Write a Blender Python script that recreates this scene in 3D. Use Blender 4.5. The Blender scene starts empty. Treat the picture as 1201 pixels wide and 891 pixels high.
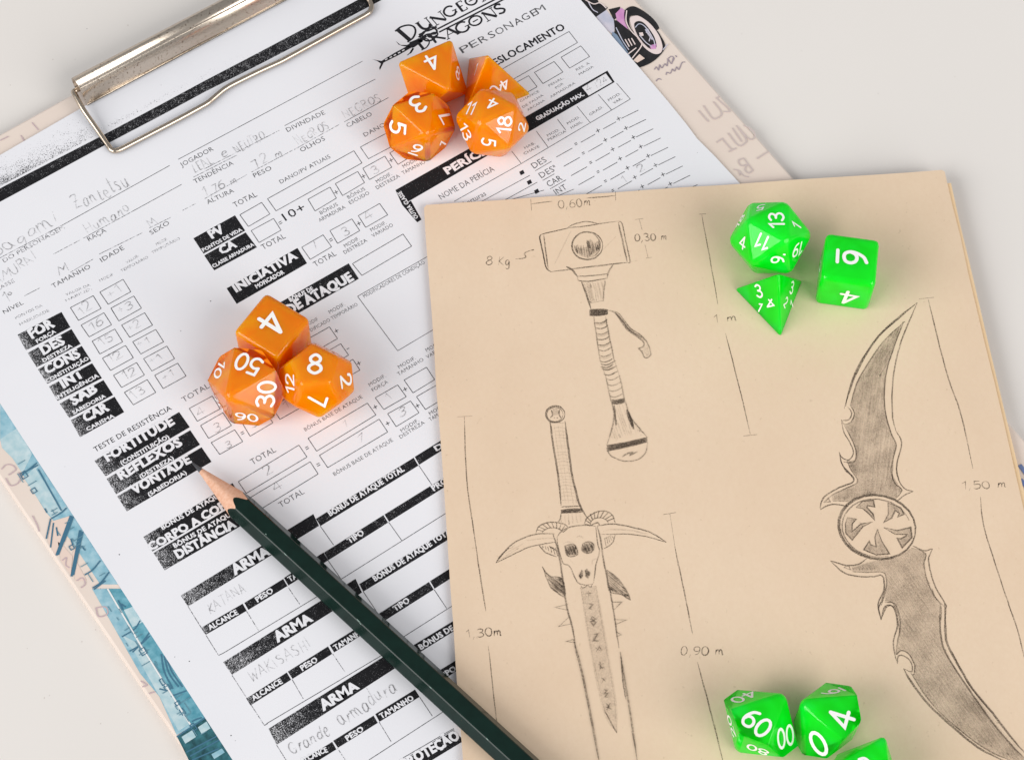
import bpy, bmesh, math, random, itertools
import numpy as np
from mathutils import Vector, Matrix

# ------------------------------------------------------------------ camera
FPX, TILT, ROLL, HCAM, ZS = 2700.0, 0.474655, -0.025594, 0.566, 0.0036
PW, PH = 1201.0, 891.0
_c, _s = math.cos(ROLL), math.sin(ROLL)
_X = np.array([1.0, 0, 0]); _U = np.array([0, math.cos(TILT), math.sin(TILT)]); _W = np.array([0, math.sin(TILT), -math.cos(TILT)])
C_RT = _c * _X - _s * _U
C_UP = _s * _X + _c * _U
C_POS = np.array([0, -HCAM * math.tan(TILT), HCAM + ZS])
sc = bpy.context.scene
cam = bpy.data.cameras.new('camera'); camo = bpy.data.objects.new('camera', cam)
sc.collection.objects.link(camo)
cam.sensor_fit = 'HORIZONTAL'; cam.sensor_width = 36.0; cam.lens = FPX / PW * 36.0
cam.clip_start = 0.02; cam.clip_end = 20.0
m = Matrix.Identity(4)
for i in range(3):
    m[i][0] = C_RT[i]; m[i][1] = C_UP[i]; m[i][2] = -_W[i]; m[i][3] = C_POS[i]
camo.matrix_world = m
sc.camera = camo

# ------------------------------------------------------------------ light
world = bpy.data.worlds.new('World'); sc.world = world; world.use_nodes = True
bg = world.node_tree.nodes['Background']
bg.inputs[0].default_value = (0.95, 0.97, 1.0, 1); bg.inputs[1].default_value = 0.36
def area(name, loc, target, size, power, col):
    l = bpy.data.lights.new(name, 'AREA'); l.shape = 'RECTANGLE'; l.size, l.size_y = size
    l.energy = power; l.color = col
    o = bpy.data.objects.new(name, l); sc.collection.objects.link(o)
    o.location = loc
    o.rotation_euler = (Vector(target) - Vector(loc)).to_track_quat('-Z', 'Y').to_euler()
    return o
area('softbox_left', (-3.9, -2.3, 2.65), (0, 0.05, 0), (4.6, 3.4), 240, (1.0, 0.985, 0.965))
area('softbox_right', (3.6, -2.95, 2.65), (0, 0.05, 0), (4.3, 3.4), 224, (1.0, 0.975, 0.945))
vs = sc.view_settings
sc.display_settings.display_device = 'sRGB'
vs.view_transform = 'Standard'; vs.look = 'None'; vs.exposure = 0.0; vs.gamma = 1.0; vs.use_curve_mapping = False
cy = sc.cycles
cy.max_bounces = 20; cy.diffuse_bounces = 5; cy.glossy_bounces = 5; cy.transmission_bounces = 12; cy.transparent_max_bounces = 24; cy.volume_bounces = 10
cy.sample_clamp_indirect = 6.0; cy.caustics_refractive = True; cy.caustics_reflective = False
cy.use_denoising = True

# ------------------------------------------------------------------ helpers
def ray(px, py):
    return (px - PW / 2) * C_RT - (py - PH / 2) * C_UP + FPX * _W
def P(px, py, z):
    d = ray(px, py)
    return Vector(C_POS + d * ((z - C_POS[2]) / d[2]))
def proj(p):
    d = np.asarray(p) - C_POS; w = d @ _W
    return np.array([PW / 2 + FPX * (d @ C_RT) / w, PH / 2 - FPX * (d @ C_UP) / w])

WLOC = {}
def link(o, loc, parent):
    sc.collection.objects.link(o)
    loc = Vector(loc)
    if parent is not None:
        o.parent = parent; o.location = loc - WLOC[parent.name]
    else:
        o.location = loc
    WLOC[o.name] = loc
    return o
def mk(name, verts, faces, mat, parent=None, smooth=False, wear=None, origin=None):
    v = np.array([tuple(p) for p in verts], float)
    if origin is None:
        lo, hi = v.min(0), v.max(0)
        origin = np.array([(lo[0] + hi[0]) / 2, (lo[1] + hi[1]) / 2, lo[2]])
    origin = np.array(origin, float)
    me = bpy.data.meshes.new(name)
    me.from_pydata([tuple(p) for p in (v - origin)], [], [tuple(f) for f in faces])
    if wear is not None:
        a = me.attributes.new('wear', 'FLOAT', 'POINT'); a.data.foreach_set('value', [float(x) for x in wear])
    me.materials.append(mat)
    if smooth:
        me.polygons.foreach_set('use_smooth', [True] * len(me.polygons))
    me.update()
    return link(bpy.data.objects.new(name, me), origin, parent)
def empty(name, loc, parent=None):
    o = bpy.data.objects.new(name, None); o.empty_display_size = 0.005
    return link(o, loc, parent)
def tag(o, label, cat, group=None, kind=None):
    if label: o['label'] = label
    if cat: o['category'] = cat
    if group: o['group'] = group
    if kind: o['kind'] = kind
    return o

# ------------------------------------------------------------------ materials
def newmat(name):
    mt = bpy.data.materials.new(name); mt.use_nodes = True
    nt = mt.node_tree
    return mt, nt, nt.nodes['Principled BSDF'], nt.nodes['Material Output']
def node(nt, typ, **kw):
    n = nt.nodes.new(typ)
    for k, v in kw.items():
        if k.startswith('i_'):
            n.inputs[int(k[2:])].default_value = v
        else:
            setattr(n, k, v)
    return n
def plain(name, col, rough=0.6, metal=0.0, spec=0.5):
    mt, nt, b, _ = newmat(name)
    b.inputs['Base Color'].default_value = (*col, 1); b.inputs['Roughness'].default_value = rough
    b.inputs['Metallic'].default_value = metal; b.inputs['Specular IOR Level'].default_value = spec
    return mt
def mottled(name, c1, c2, scale, rough=0.7, bump=0.0, bscale=None, spec=0.3, detail=4.0, bdist=0.0004):
    mt, nt, b, _ = newmat(name)
    tc = node(nt, 'ShaderNodeTexCoord'); n = node(nt, 'ShaderNodeTexNoise')
    n.inputs['Scale'].default_value = scale; n.inputs['Detail'].default_value = detail
    nt.links.new(tc.outputs['Object'], n.inputs['Vector'])
    mr = node(nt, 'ShaderNodeMapRange'); mr.inputs[1].default_value = 0.32; mr.inputs[2].default_value = 0.68
    nt.links.new(n.outputs['Fac'], mr.inputs[0])
    mx = node(nt, 'ShaderNodeMix', data_type='RGBA')
    mx.inputs[6].default_value = (*c1, 1); mx.inputs[7].default_value = (*c2, 1)
    nt.links.new(mr.outputs[0], mx.inputs[0]); nt.links.new(mx.outputs[2], b.inputs['Base Color'])
    b.inputs['Roughness'].default_value = rough; b.inputs['Specular IOR Level'].default_value = spec
    if bump:
        n2 = node(nt, 'ShaderNodeTexNoise'); n2.inputs['Scale'].default_value = bscale or scale * 8; n2.inputs['Detail'].default_value = 5
        nt.links.new(tc.outputs['Object'], n2.inputs['Vector'])
        bp = node(nt, 'ShaderNodeBump'); bp.inputs['Strength'].default_value = bump; bp.inputs['Distance'].default_value = bdist
        nt.links.new(n2.outputs['Fac'], bp.inputs['Height']); nt.links.new(bp.outputs[0], b.inputs['Normal'])
    return mt
def speck_mask(nt, scale):
    g = node(nt, 'ShaderNodeNewGeometry'); n = node(nt, 'ShaderNodeTexNoise')
    n.inputs['Scale'].default_value = scale; n.inputs['Detail'].default_value = 2.0; n.inputs['Roughness'].default_value = 0.7
    nt.links.new(g.outputs['Position'], n.inputs['Vector'])
    n3 = node(nt, 'ShaderNodeTexNoise'); n3.inputs['Scale'].default_value = scale * 0.12; n3.inputs['Detail'].default_value = 1.0
    nt.links.new(g.outputs['Position'], n3.inputs['Vector'])
    at = node(nt, 'ShaderNodeAttribute', attribute_name='wear')
    a = node(nt, 'ShaderNodeMath', operation='MULTIPLY_ADD'); a.inputs[1].default_value = 0.5; a.inputs[2].default_value = -0.25
    nt.links.new(at.outputs['Fac'], a.inputs[0])
    s1 = node(nt, 'ShaderNodeMath', operation='MULTIPLY_ADD'); s1.inputs[1].default_value = 0.16; s1.inputs[2].default_value = -0.08
    nt.links.new(n3.outputs['Fac'], s1.inputs[0])
    s2 = node(nt, 'ShaderNodeMath', operation='ADD'); nt.links.new(a.outputs[0], s2.inputs[0]); nt.links.new(s1.outputs[0], s2.inputs[1])
    s3 = node(nt, 'ShaderNodeMath', operation='ADD'); nt.links.new(n.outputs['Fac'], s3.inputs[0]); nt.links.new(s2.outputs[0], s3.inputs[1])
    mr = node(nt, 'ShaderNodeMapRange'); mr.inputs[1].default_value = 0.46; mr.inputs[2].default_value = 0.54
    nt.links.new(s3.outputs[0], mr.inputs[0])
    return mr.outputs[0]
PAPER = (0.79, 0.79, 0.825)
def toner_mat(name='black_toner'):
    mt, nt, b, _ = newmat(name)
    msk = speck_mask(nt, 5400)
    mx = node(nt, 'ShaderNodeMix', data_type='RGBA'); mx.inputs[6].default_value = (0.012, 0.012, 0.014, 1); mx.inputs[7].default_value = (*PAPER, 1)
    nt.links.new(msk, mx.inputs[0]); nt.links.new(mx.outputs[2], b.inputs['Base Color'])
    b.inputs['Roughness'].default_value = 0.75; b.inputs['Specular IOR Level'].default_value = 0.15
    return mt
def speck_mat():
    mt, nt, b, out = newmat('toner_dust')
    msk = speck_mask(nt, 3000)
    b.inputs['Base Color'].default_value = (0.03, 0.03, 0.035, 1); b.inputs['Roughness'].default_value = 0.8
    tr = node(nt, 'ShaderNodeBsdfTransparent'); mx = node(nt, 'ShaderNodeMixShader')
    nt.links.new(msk, mx.inputs[0]); nt.links.new(tr.outputs[0], mx.inputs[1]); nt.links.new(b.outputs[0], mx.inputs[2])
    nt.links.new(mx.outputs[0], out.inputs['Surface'])
    return mt
def ink_mat(name, col, alpha, grain=0.25, scale=5200, rough=0.6, uneven=0.15):
    """ink or graphite that lets the paper grain through"""
    mt, nt, b, out = newmat(name)
    b.inputs['Base Color'].default_value = (*col, 1); b.inputs['Roughness'].default_value = rough; b.inputs['Specular IOR Level'].default_value = 0.2
    g = node(nt, 'ShaderNodeNewGeometry'); n = node(nt, 'ShaderNodeTexNoise')
    n.inputs['Scale'].default_value = scale; n.inputs['Detail'].default_value = 2
    nt.links.new(g.outputs['Position'], n.inputs['Vector'])
    mr = node(nt, 'ShaderNodeMapRange'); mr.inputs[1].default_value = 0.35; mr.inputs[2].default_value = 0.65
    mr.inputs[3].default_value = max(0, alpha - grain); mr.inputs[4].default_value = min(1, alpha + grain)
    nt.links.new(n.outputs['Fac'], mr.inputs[0])
    nb = node(nt, 'ShaderNodeTexNoise'); nb.inputs['Scale'].default_value = 190; nb.inputs['Detail'].default_value = 2
    nt.links.new(g.outputs['Position'], nb.inputs['Vector'])
    m2 = node(nt, 'ShaderNodeMapRange'); m2.inputs[1].default_value = .3; m2.inputs[2].default_value = .7; m2.inputs[3].default_value = 1 - uneven; m2.inputs[4].default_value = 1 + uneven * .6
    nt.links.new(nb.outputs['Fac'], m2.inputs[0])
    mm = node(nt, 'ShaderNodeMath', operation='MULTIPLY', use_clamp=True); nt.links.new(mr.outputs[0], mm.inputs[0]); nt.links.new(m2.outputs[0], mm.inputs[1])
    tr = node(nt, 'ShaderNodeBsdfTransparent'); mx = node(nt, 'ShaderNodeMixShader')
    nt.links.new(mm.outputs[0], mx.inputs[0]); nt.links.new(tr.outputs[0], mx.inputs[1]); nt.links.new(b.outputs[0], mx.inputs[2])
    nt.links.new(mx.outputs[0], out.inputs['Surface'])
    return mt
def resin(name, col, deep, bright, tint, radius, clear):
    """cloudy translucent casting resin: a scattering body mixed with a clear tinted one"""
    mt, nt, b, out = newmat(name)
    tc = node(nt, 'ShaderNodeTexCoord'); n = node(nt, 'ShaderNodeTexNoise')
    n.inputs['Scale'].default_value = 110; n.inputs['Detail'].default_value = 1.5; n.inputs['Distortion'].default_value = 0.8
    nt.links.new(tc.outputs['Object'], n.inputs['Vector'])
    cr = node(nt, 'ShaderNodeValToRGB')
    e = cr.color_ramp.elements; e[0].position = 0.34; e[0].color = (*deep, 1); e[1].position = 0.70; e[1].color = (*bright, 1)
    k = cr.color_ramp.elements.new(0.52); k.color = (*col, 1)
    nt.links.new(n.outputs['Fac'], cr.inputs[0]); nt.links.new(cr.outputs[0], b.inputs['Base Color'])
    b.inputs['Roughness'].default_value = 0.10; b.inputs['IOR'].default_value = 1.46
    b.inputs['Subsurface Weight'].default_value = 1.0; b.inputs['Subsurface Radius'].default_value = radius; b.inputs['Subsurface Scale'].default_value = 0.006
    g = node(nt, 'ShaderNodeBsdfPrincipled'); g.inputs['Base Color'].default_value = (*tint, 1)
    g.inputs['Roughness'].default_value = 0.08; g.inputs['IOR'].default_value = 1.46; g.inputs['Transmission Weight'].default_value = 1.0
    tl = node(nt, 'ShaderNodeBsdfTranslucent'); tl.inputs[0].default_value = (*tint, 1)
    m0 = node(nt, 'ShaderNodeMixShader'); m0.inputs[0].default_value = 0.32
    nt.links.new(tl.outputs[0], m0.inputs[1]); nt.links.new(g.outputs[0], m0.inputs[2])
    mx = node(nt, 'ShaderNodeMixShader'); mx.inputs[0].default_value = clear
    nt.links.new(b.outputs[0], mx.inputs[1]); nt.links.new(m0.outputs[0], mx.inputs[2])
    nt.links.new(mx.outputs[0], out.inputs['Surface'])
    return mt
def kraft_mat(name, c1, c2):
    mt, nt, b, _ = newmat(name)
    tc = node(nt, 'ShaderNodeTexCoord')
    def nz(scale, detail, st=(1, 1, 1), lo=.3, hi=.7):
        mp = node(nt, 'ShaderNodeMapping'); mp.inputs['Scale'].default_value = st; mp.inputs['Rotation'].default_value = (0, 0, .6)
        n = node(nt, 'ShaderNodeTexNoise'); n.inputs['Scale'].default_value = scale; n.inputs['Detail'].default_value = detail
        nt.links.new(tc.outputs['Object'], mp.inputs[0]); nt.links.new(mp.outputs[0], n.inputs['Vector'])
        r = node(nt, 'ShaderNodeMapRange'); r.inputs[1].default_value = lo; r.inputs[2].default_value = hi
        nt.links.new(n.outputs['Fac'], r.inputs[0]); return r.outputs[0]
    def mix(fac, a, c, k):
        f = node(nt, 'ShaderNodeMath', operation='MULTIPLY'); f.inputs[1].default_value = k; nt.links.new(fac, f.inputs[0])
        m_ = node(nt, 'ShaderNodeMix', data_type='RGBA'); nt.links.new(f.outputs[0], m_.inputs[0]); nt.links.new(a, m_.inputs[6])
        m_.inputs[7].default_value = (*c, 1); return m_.outputs[2]
    m0 = node(nt, 'ShaderNodeMix', data_type='RGBA'); m0.inputs[6].default_value = (*c1, 1); m0.inputs[7].default_value = (*c2, 1)
    nt.links.new(nz(22, 5), m0.inputs[0])
    c = mix(nz(1100, 4, (1, .7, 1)), m0.outputs[2], (0.66, 0.47, 0.31), .16)
    c = mix(nz(900, 2, (1, .8, 1), .70, .78), c, (0.42, 0.29, 0.18), .28)
    c = mix(nz(48, 4, (1, .9, 1), .5, .8), c, (0.66, 0.50, 0.36), .25)
    nt.links.new(c, b.inputs['Base Color']); b.inputs['Roughness'].default_value = .85; b.inputs['Specular IOR Level'].default_value = .2
    n2 = node(nt, 'ShaderNodeTexNoise'); n2.inputs['Scale'].default_value = 1500; n2.inputs['Detail'].default_value = 5; nt.links.new(tc.outputs['Object'], n2.inputs['Vector'])
    bp = node(nt, 'ShaderNodeBump'); bp.inputs['Strength'].default_value = .16; bp.inputs['Distance'].default_value = .0001
    nt.links.new(n2.outputs['Fac'], bp.inputs['Height']); nt.links.new(bp.outputs[0], b.inputs['Normal'])
    return mt
M = {}
M['table'] = mottled('table_laminate', (0.755, 0.718, 0.684), (0.782, 0.748, 0.717), 7, rough=0.45, bump=0.05, bscale=900, bdist=0.0001, spec=0.35)
M['paper'] = mottled('white_paper', (0.775, 0.775, 0.815), (0.80, 0.80, 0.835), 25, rough=0.85, bump=0.08, bscale=2500, bdist=0.00008, spec=0.2)
M['knock'] = plain('unprinted_paper', PAPER, 0.85, spec=0.2)
M['kraft'] = kraft_mat('kraft_paper', (0.745, 0.57, 0.415), (0.795, 0.625, 0.465))
M['kraft2'] = mottled('kraft_backing', (0.79, 0.57, 0.34), (0.82, 0.61, 0.385), 60, rough=0.85, spec=0.2)
M['board'] = mottled('printed_board', (0.755, 0.64, 0.565), (0.79, 0.685, 0.61), 40, rough=0.5, spec=0.4)
M['toner'] = toner_mat()
M['specks'] = speck_mat()
M['ink'] = plain('printer_ink', (0.02, 0.02, 0.024), 0.75, spec=0.15)
M['thin'] = ink_mat('thin_printer_ink', (0.03, 0.03, 0.035), 0.72, 0.25, 4000)
M['faint'] = ink_mat('worn_printer_ink', (0.05, 0.05, 0.06), 0.42, 0.5, 2600)
M['graph'] = ink_mat('graphite_writing', (0.17, 0.165, 0.17), 0.52, 0.42, 3000, uneven=0.45)
M['pen_d'] = ink_mat('graphite_dark', (0.075, 0.052, 0.037), 0.52, 0.3, 3600, uneven=0.3)
M['pen_m'] = ink_mat('graphite_line', (0.10, 0.072, 0.052), 0.47, 0.33, 3600, uneven=0.45)
M['pen_l'] = ink_mat('graphite_faint', (0.15, 0.11, 0.08), 0.125, 0.125, 3600, uneven=0.45)
M['wash'] = ink_mat('graphite_rubbed', (0.17, 0.13, 0.10), 0.17, 0.08, 2600, uneven=0.45)
M['washl'] = ink_mat('graphite_rubbed_light', (0.2, 0.15, 0.11), 0.12, 0.08, 2600, uneven=0.45)
M['num'] = plain('numeral_paint', (0.9, 0.9, 0.88), 0.45)
M['orange'] = resin('orange_resin', (1.0, 0.30, 0.0004), (1.0, 0.25, 0.0003), (1.0, 0.38, 0.001), (1.0, 0.42, 0.006), (1.0, 0.5, 0.2), 0.24)
M['green'] = resin('green_resin', (0.003, 0.91, 0.02), (0.001, 0.82, 0.008), (0.008, 0.97, 0.06), (0.04, 1.0, 0.10), (0.4, 1.0, 0.4), 0.26)
M['lacquer'] = mottled('green_lacquer', (0.002, 0.013, 0.009), (0.003, 0.018, 0.013), 300, rough=0.13, spec=0.3)
M['wood'] = None
M['lead'] = plain('graphite_core', (0.09, 0.09, 0.1), 0.35, 0.3)

# ------------------------------------------------------------------ strokes and glyphs
class Geo:
    def __init__(self): self.v = []; self.f = []; self.w = []; self.lift = 0.0
    def poly(self, pts, wear=0.0):
        i = len(self.v); self.v += [Vector(p) for p in pts]; self.f.append(list(range(i, i + len(pts)))); self.w += [wear] * len(pts)
    def build(self, name, mat, parent=None, wear=False):
        if not self.v: return None
        return mk(name, self.v, self.f, mat, parent, wear=self.w if wear else None)
def smooth_pts(pts, n=5):
    p = [np.array(q, float) for q in pts]; out = []
    for i in range(len(p) - 1):
        a = p[i - 1] if i else 2 * p[0] - p[1]; b = p[i]; c = p[i + 1]; d = p[i + 2] if i + 2 < len(p) else 2 * p[-1] - p[-2]
        for k in range(n):
            t = k / n
            out.append(0.5 * ((2 * b) + (c - a) * t + (2 * a - 5 * b + 4 * c - d) * t * t + (3 * b - a - 3 * c + d) * t ** 3))
    out.append(p[-1]); return out
def ribbon(geo, pts, nrm, w0, w1=None, cap=False, taper=False):
    """flat pencil or paint stroke: strip of quads along 3-D points lying in a plane of normal nrm"""
    w1 = w0 if w1 is None else w1
    q = [Vector(p) for p in pts]; q = [q[0]] + [b for a, b in zip(q, q[1:]) if (b - a).length > 1e-7]
    if len(q) < 2: return
    geo.lift += 1.5e-6
    n = len(q); base = len(geo.v); nrm = Vector(nrm)
    for i in range(n):
        d0 = (q[i] - q[i - 1]).normalized() if i else (q[1] - q[0]).normalized()
        d1 = (q[i + 1] - q[i]).normalized() if i < n - 1 else d0
        t = d0 + d1
        t = t.normalized() if t.length > 1e-6 else d1
        s = nrm.cross(t)
        k = 1 / max(0.55, s.dot(nrm.cross(d1)))
        f = i / (n - 1); w = (w0 + (w1 - w0) * f) / 2
        if taper: w *= 0.35 + 0.65 * min(1, min(f, 1 - f) * 6)
        up = nrm * (geo.lift + i * 6e-8)
        geo.v += [q[i] + s * w * k + up, q[i] - s * w * k + up]; geo.w += [0, 0]
    for i in range(n - 1):
        a = base + 2 * i; geo.f.append([a, a + 1, a + 3, a + 2])
    if cap:
        for e, o, w in ((0, 1, w0 / 2), (n - 1, n - 2, w1 / 2)):
            d = (q[e] - q[o]).normalized(); s = nrm.cross(d)
            up = nrm * (geo.lift + e * 6e-8); i0 = len(geo.v)
            for k in range(7):
                a = math.pi * k / 6
                geo.v.append(q[e] + (s * math.cos(a) + d * math.sin(a)) * w + up); geo.w.append(0)
            geo.f.append(list(range(i0, i0 + 7))[::-1])
_e = lambda cx, cy, rx, ry, n=16, a0=90: [(cx + rx * math.cos(math.radians(a0 + 360 * i / n)), cy + ry * math.sin(math.radians(a0 + 360 * i / n))) for i in range(n + 1)]
def _g(s):
    out = []
    for st in s.split(';'):
        tk = st.split(); sm = tk[0] == 's'
        pts = [tuple(float(x) for x in t.split(',')) for t in tk[1 if sm else 0:]]
        out.append(smooth_pts(pts, 4) if sm else pts)
    return out
GL = {
 '1': (.42, _g('.06,.76 .32,1 .32,0')), '2': (.64, _g('s .04,.74 .1,.93 .3,1 .52,.92 .57,.72 .44,.46 .02,0;.02,0 .62,0')),
 '3': (.62, _g('s .05,.88 .28,1 .52,.9 .54,.72 .4,.56 .22,.53;s .22,.53 .48,.48 .6,.28 .5,.08 .26,0 .02,.12')),
 '4': (.7, _g('.45,0 .45,1;.45,1 0,.28 .68,.28')), '5': (.62, _g('.55,1 .12,1 .07,.55;s .07,.55 .3,.63 .53,.52 .58,.3 .48,.08 .25,0 .02,.1')),
 '6': (.62, _g('s .5,.98 .24,.84 .07,.52 .04,.25 .14,.05 .32,0 .52,.08 .59,.28 .51,.48 .32,.56 .14,.48 .05,.3')),
 '7': (.6, _g('.02,1 .58,1 .2,0')),
 '8': (.62, _g('s .31,.54 .11,.64 .08,.84 .31,1 .53,.84 .5,.64 .31,.54 .06,.4 .03,.17 .31,0 .59,.17 .56,.4 .31,.54')),
 '0': (.62, [_e(.31, .5, .29, .5)]), '.': (.25, _g('.1,.0 .14,.08')), ',': (.3, _g('.18,.12 .04,-.26')), '_': (.6, _g('.05,-.2 .55,-.2')),
 '+': (.6, _g('.05,.45 .52,.45;.28,.7 .28,.2')), '/': (.4, _g('.05,-.1 .35,1.05')), '*': (.4, [_e(.2, .8, .13, .16, 10)]), 'o': (.48, [_e(.22, .28, .19, .28, 12)]),
 'A': (.66, _g('0,0 .3,1 .6,0;.1,.35 .5,.35')), 'E': (.55, _g('.5,1 .06,1 .06,0 .5,0;.06,.52 .42,.52')),
 'G': (.66, _g('s .58,.85 .35,1 .1,.8 .04,.4 .2,.05 .45,.05 .58,.3;.58,.4 .36,.4')), 'H': (.62, _g('.06,0 .06,1;.55,0 .55,1;.06,.5 .55,.5')),
 'I': (.26, _g('.12,0 .12,1')), 'i': (.24, _g('.1,0 .1,.6;.1,.78 .12,.86')), 'K': (.6, _g('.06,0 .06,1;.5,1 .06,.45 .55,0')), 'L': (.52, _g('.06,1 .06,0 .48,.04')),
 'M': (.78, _g('.02,0 .12,1 .38,.4 .62,1 .72,0')), 'N': (.66, _g('.06,0 .06,1 .56,0 .56,1')), 'O': (.66, [_e(.33, .5, .3, .48)]),
 'R': (.62, _g('.06,0 .06,1;s .06,1 .42,.95 .5,.75 .38,.55 .06,.5;.2,.5 .55,0')), 'S': (.56, _g('s .48,.85 .3,1 .08,.86 .14,.62 .4,.46 .48,.2 .3,0 .02,.12')),
 'T': (.6, _g('0,1 .58,1;.28,1 .28,0')), 'U': (.64, _g('s .04,1 .05,.35 .2,.02 .42,.04 .54,.35 .56,1')), 'W': (.85, _g('.02,1 .22,0 .42,.7 .6,0 .8,1')),
 'Z': (.62, _g('s .02,.92 .2,1 .52,.96;.52,.96 .06,.06;.06,.06 .3,.1 .58,.02;.1,.5 .5,.54')), 'a': (.52, _g('s .42,.5 .22,.6 .05,.4 .06,.1 .22,0 .38,.15 .42,.5 .42,.15 .52,.02')),
 'b': (.5, _g('s .06,1 .06,.3 .1,.05 .3,0 .44,.2 .4,.48 .2,.52 .07,.35')), 'd': (.52, _g('s .4,.45 .2,.55 .04,.3 .1,.04 .28,.02 .4,.2;.42,1 .4,.2 .5,0')),
 'e': (.48, _g('s .05,.3 .4,.38 .36,.56 .18,.58 .04,.35 .1,.06 .3,0 .46,.12')), 'g': (.5, _g('s .4,.5 .2,.6 .05,.4 .1,.12 .28,.08 .4,.4 .4,-.2 .25,-.4 .04,-.28')),
 'm': (.78, _g('s .04,0 .08,.55 .1,.4 .22,.58 .34,.45 .36,.02;s .36,.3 .48,.58 .6,.48 .62,.05 .72,0')), 'n': (.54, _g('s .04,0 .08,.55 .1,.38 .24,.58 .38,.45 .4,.05 .5,0')),
 'u': (.54, _g('s .04,.55 .06,.15 .18,0 .34,.1 .42,.55 .42,.1 .52,.02')), 'r': (.4, _g('s .04,0 .08,.55 .1,.35 .2,.54 .36,.55')), 's': (.4, _g('s .34,.5 .18,.58 .06,.45 .3,.22 .24,.02 .02,.05')),
 't': (.42, _g('s .18,1 .16,.2 .26,.0 .38,.08;.02,.66 .36,.7')), 'l': (.2, _g('.1,1 .1,0')), ' ': (.35, []), 'v': (.5, _g('.02,.55 .2,0 .42,.55')),
 'h': (.54, _g('.04,1 .06,0;s .06,.3 .24,.56 .38,.42 .42,0')),
}
_h = _g('s .5,.98 .24,.84 .07,.52 .04,.25 .14,.05 .32,0 .52,.08 .59,.28 .51,.48 .32,.56 .14,.48 .05,.3')
GL['9'] = (.62, [[(.62 - x, 1 - y) for x, y in st] for st in _h])
def glyphs(text, gap=0.14):
    x = 0; out = []
    for ch in text:
        w, sts = GL[ch]
        for st in sts: out.append([(px + x, py) for px, py in st])
        x += w + gap
    return out, x - gap
rnd = random.Random(7)
def frame_on(z, x0, y0, x1, y1):
    a, b = P(x0, y0, z), P(x1, y1, z)
    ex = (b - a); L = ex.length; ex.normalize(); ey = Vector((0, 0, 1)).cross(ex)
    dx, dy = x1 - x0, y1 - y0; l = math.hypot(dx, dy)
    q = P(x0 + dy / l * 10, y0 - dx / l * 10, z)          # ten pixels towards the letters' top
    return a, ex, ey, L, abs((q - a).dot(ey)) / 10.0
def write(geo, text, z, x0, y0, x1, y1, hpx, width, jitter=0.05, gap=0.14):
    a, ex, ey, L, k = frame_on(z, x0, y0, x1, y1)
    W = glyphs(text, gap)[1]; H = hpx * k; sx = L / W; x = 0
    for ch in text:
        w, sts = GL[ch]
        dy, sl, sy, kx = rnd.gauss(0, jitter), rnd.gauss(.04, jitter * 1.6), rnd.gauss(1, jitter * 1.3), rnd.gauss(1, jitter)
        for st in sts:
            ph = rnd.uniform(0, 6)
            pts = [a + ex * ((x + w / 2 + (px - w / 2) * kx + sl * py + .012 * math.sin(py * 7 + ph)) * sx) + ey * ((py * sy + dy + .015 * math.sin(px * 8 + ph)) * H) for px, py in st]
            ribbon(geo, pts, (0, 0, 1), width * rnd.uniform(.75, 1.2), taper=True)
        x += w + gap

# ------------------------------------------------------------------ printed text (built-in font turned into flat meshes)
_tcache = {}
def text_mesh(s, bold):
    key = (s, bold)
    if key in _tcache: return _tcache[key]
    cu = bpy.data.curves.new('t', 'FONT'); cu.body = s; cu.size = 1.0; cu.resolution_u = 2; cu.offset = bold; cu.space_character = 1.04
    o = bpy.data.objects.new('t', cu); sc.collection.objects.link(o)
    dg = bpy.context.evaluated_depsgraph_get()
    me = bpy.data.meshes.new_from_object(o.evaluated_get(dg))
    v = np.empty(len(me.vertices) * 3); me.vertices.foreach_get('co', v); v = v.reshape(-1, 3)[:, :2].copy()
    f = [tuple(p.vertices) for p in me.polygons]
    bpy.data.objects.remove(o); bpy.data.curves.remove(cu); bpy.data.meshes.remove(me)
    _tcache[key] = (v, f); return _tcache[key]
_cap = {}
def text(name, s, z, x0, y0, x1, y1, hpx, mat, parent, bold=0.0, wobble=0.0, double=0.0):
    if bold not in _cap:
        hv, _ = text_mesh('H', bold); _cap[bold] = (hv[:, 1].min(), hv[:, 1].max())
    v, f = text_mesh(s, bold)
    a, ex, ey, L, k = frame_on(z, x0, y0, x1, y1)
    lo, hi = v[:, 0].min(), v[:, 0].max(); b0, b1 = _cap[bold]; H = hpx * k
    out = []
    for x, y in v:
        u = (x - lo) / (hi - lo); w = (y - b0) / (b1 - b0)
        if wobble: w += wobble * math.sin(u * 23 + len(s)) + wobble * .5 * math.sin(u * 61)
        out.append(a + ex * (u * L) + ey * (w * H))
    if double:          # heavier weight: the same letters again, a hair to the side and above
        n = len(out); L0 = H * double * 3
        f = list(f) + [tuple(i + n for i in q) for q in f] + [tuple(i + 2 * n for i in q) for q in f]
        out = out + [p + ex * L0 + Vector((0, 0, 2e-6)) for p in out] + [p + ex * L0 * .5 + ey * L0 * .5 + Vector((0, 0, 4e-6)) for p in out]
    return mk(name, out, f, mat, parent)
def quad_grid(pts, z, n, m=1):
    """pts: four photo points a,b,c,d (a-b along the top, d-c along the bottom)"""
    a, b, c, d = [P(x, y, z) for x, y in pts]; V = []; F = []
    for j in range(m + 1):
        for i in range(n + 1):
            u, t = i / n, j / m
            V.append((a * (1 - u) + b * u) * (1 - t) + (d * (1 - u) + c * u) * t)
    for j in range(m):
        for i in range(n):
            k = j * (n + 1) + i; F.append([k, k + n + 1, k + n + 2, k + 1])
    return V, F
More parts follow.
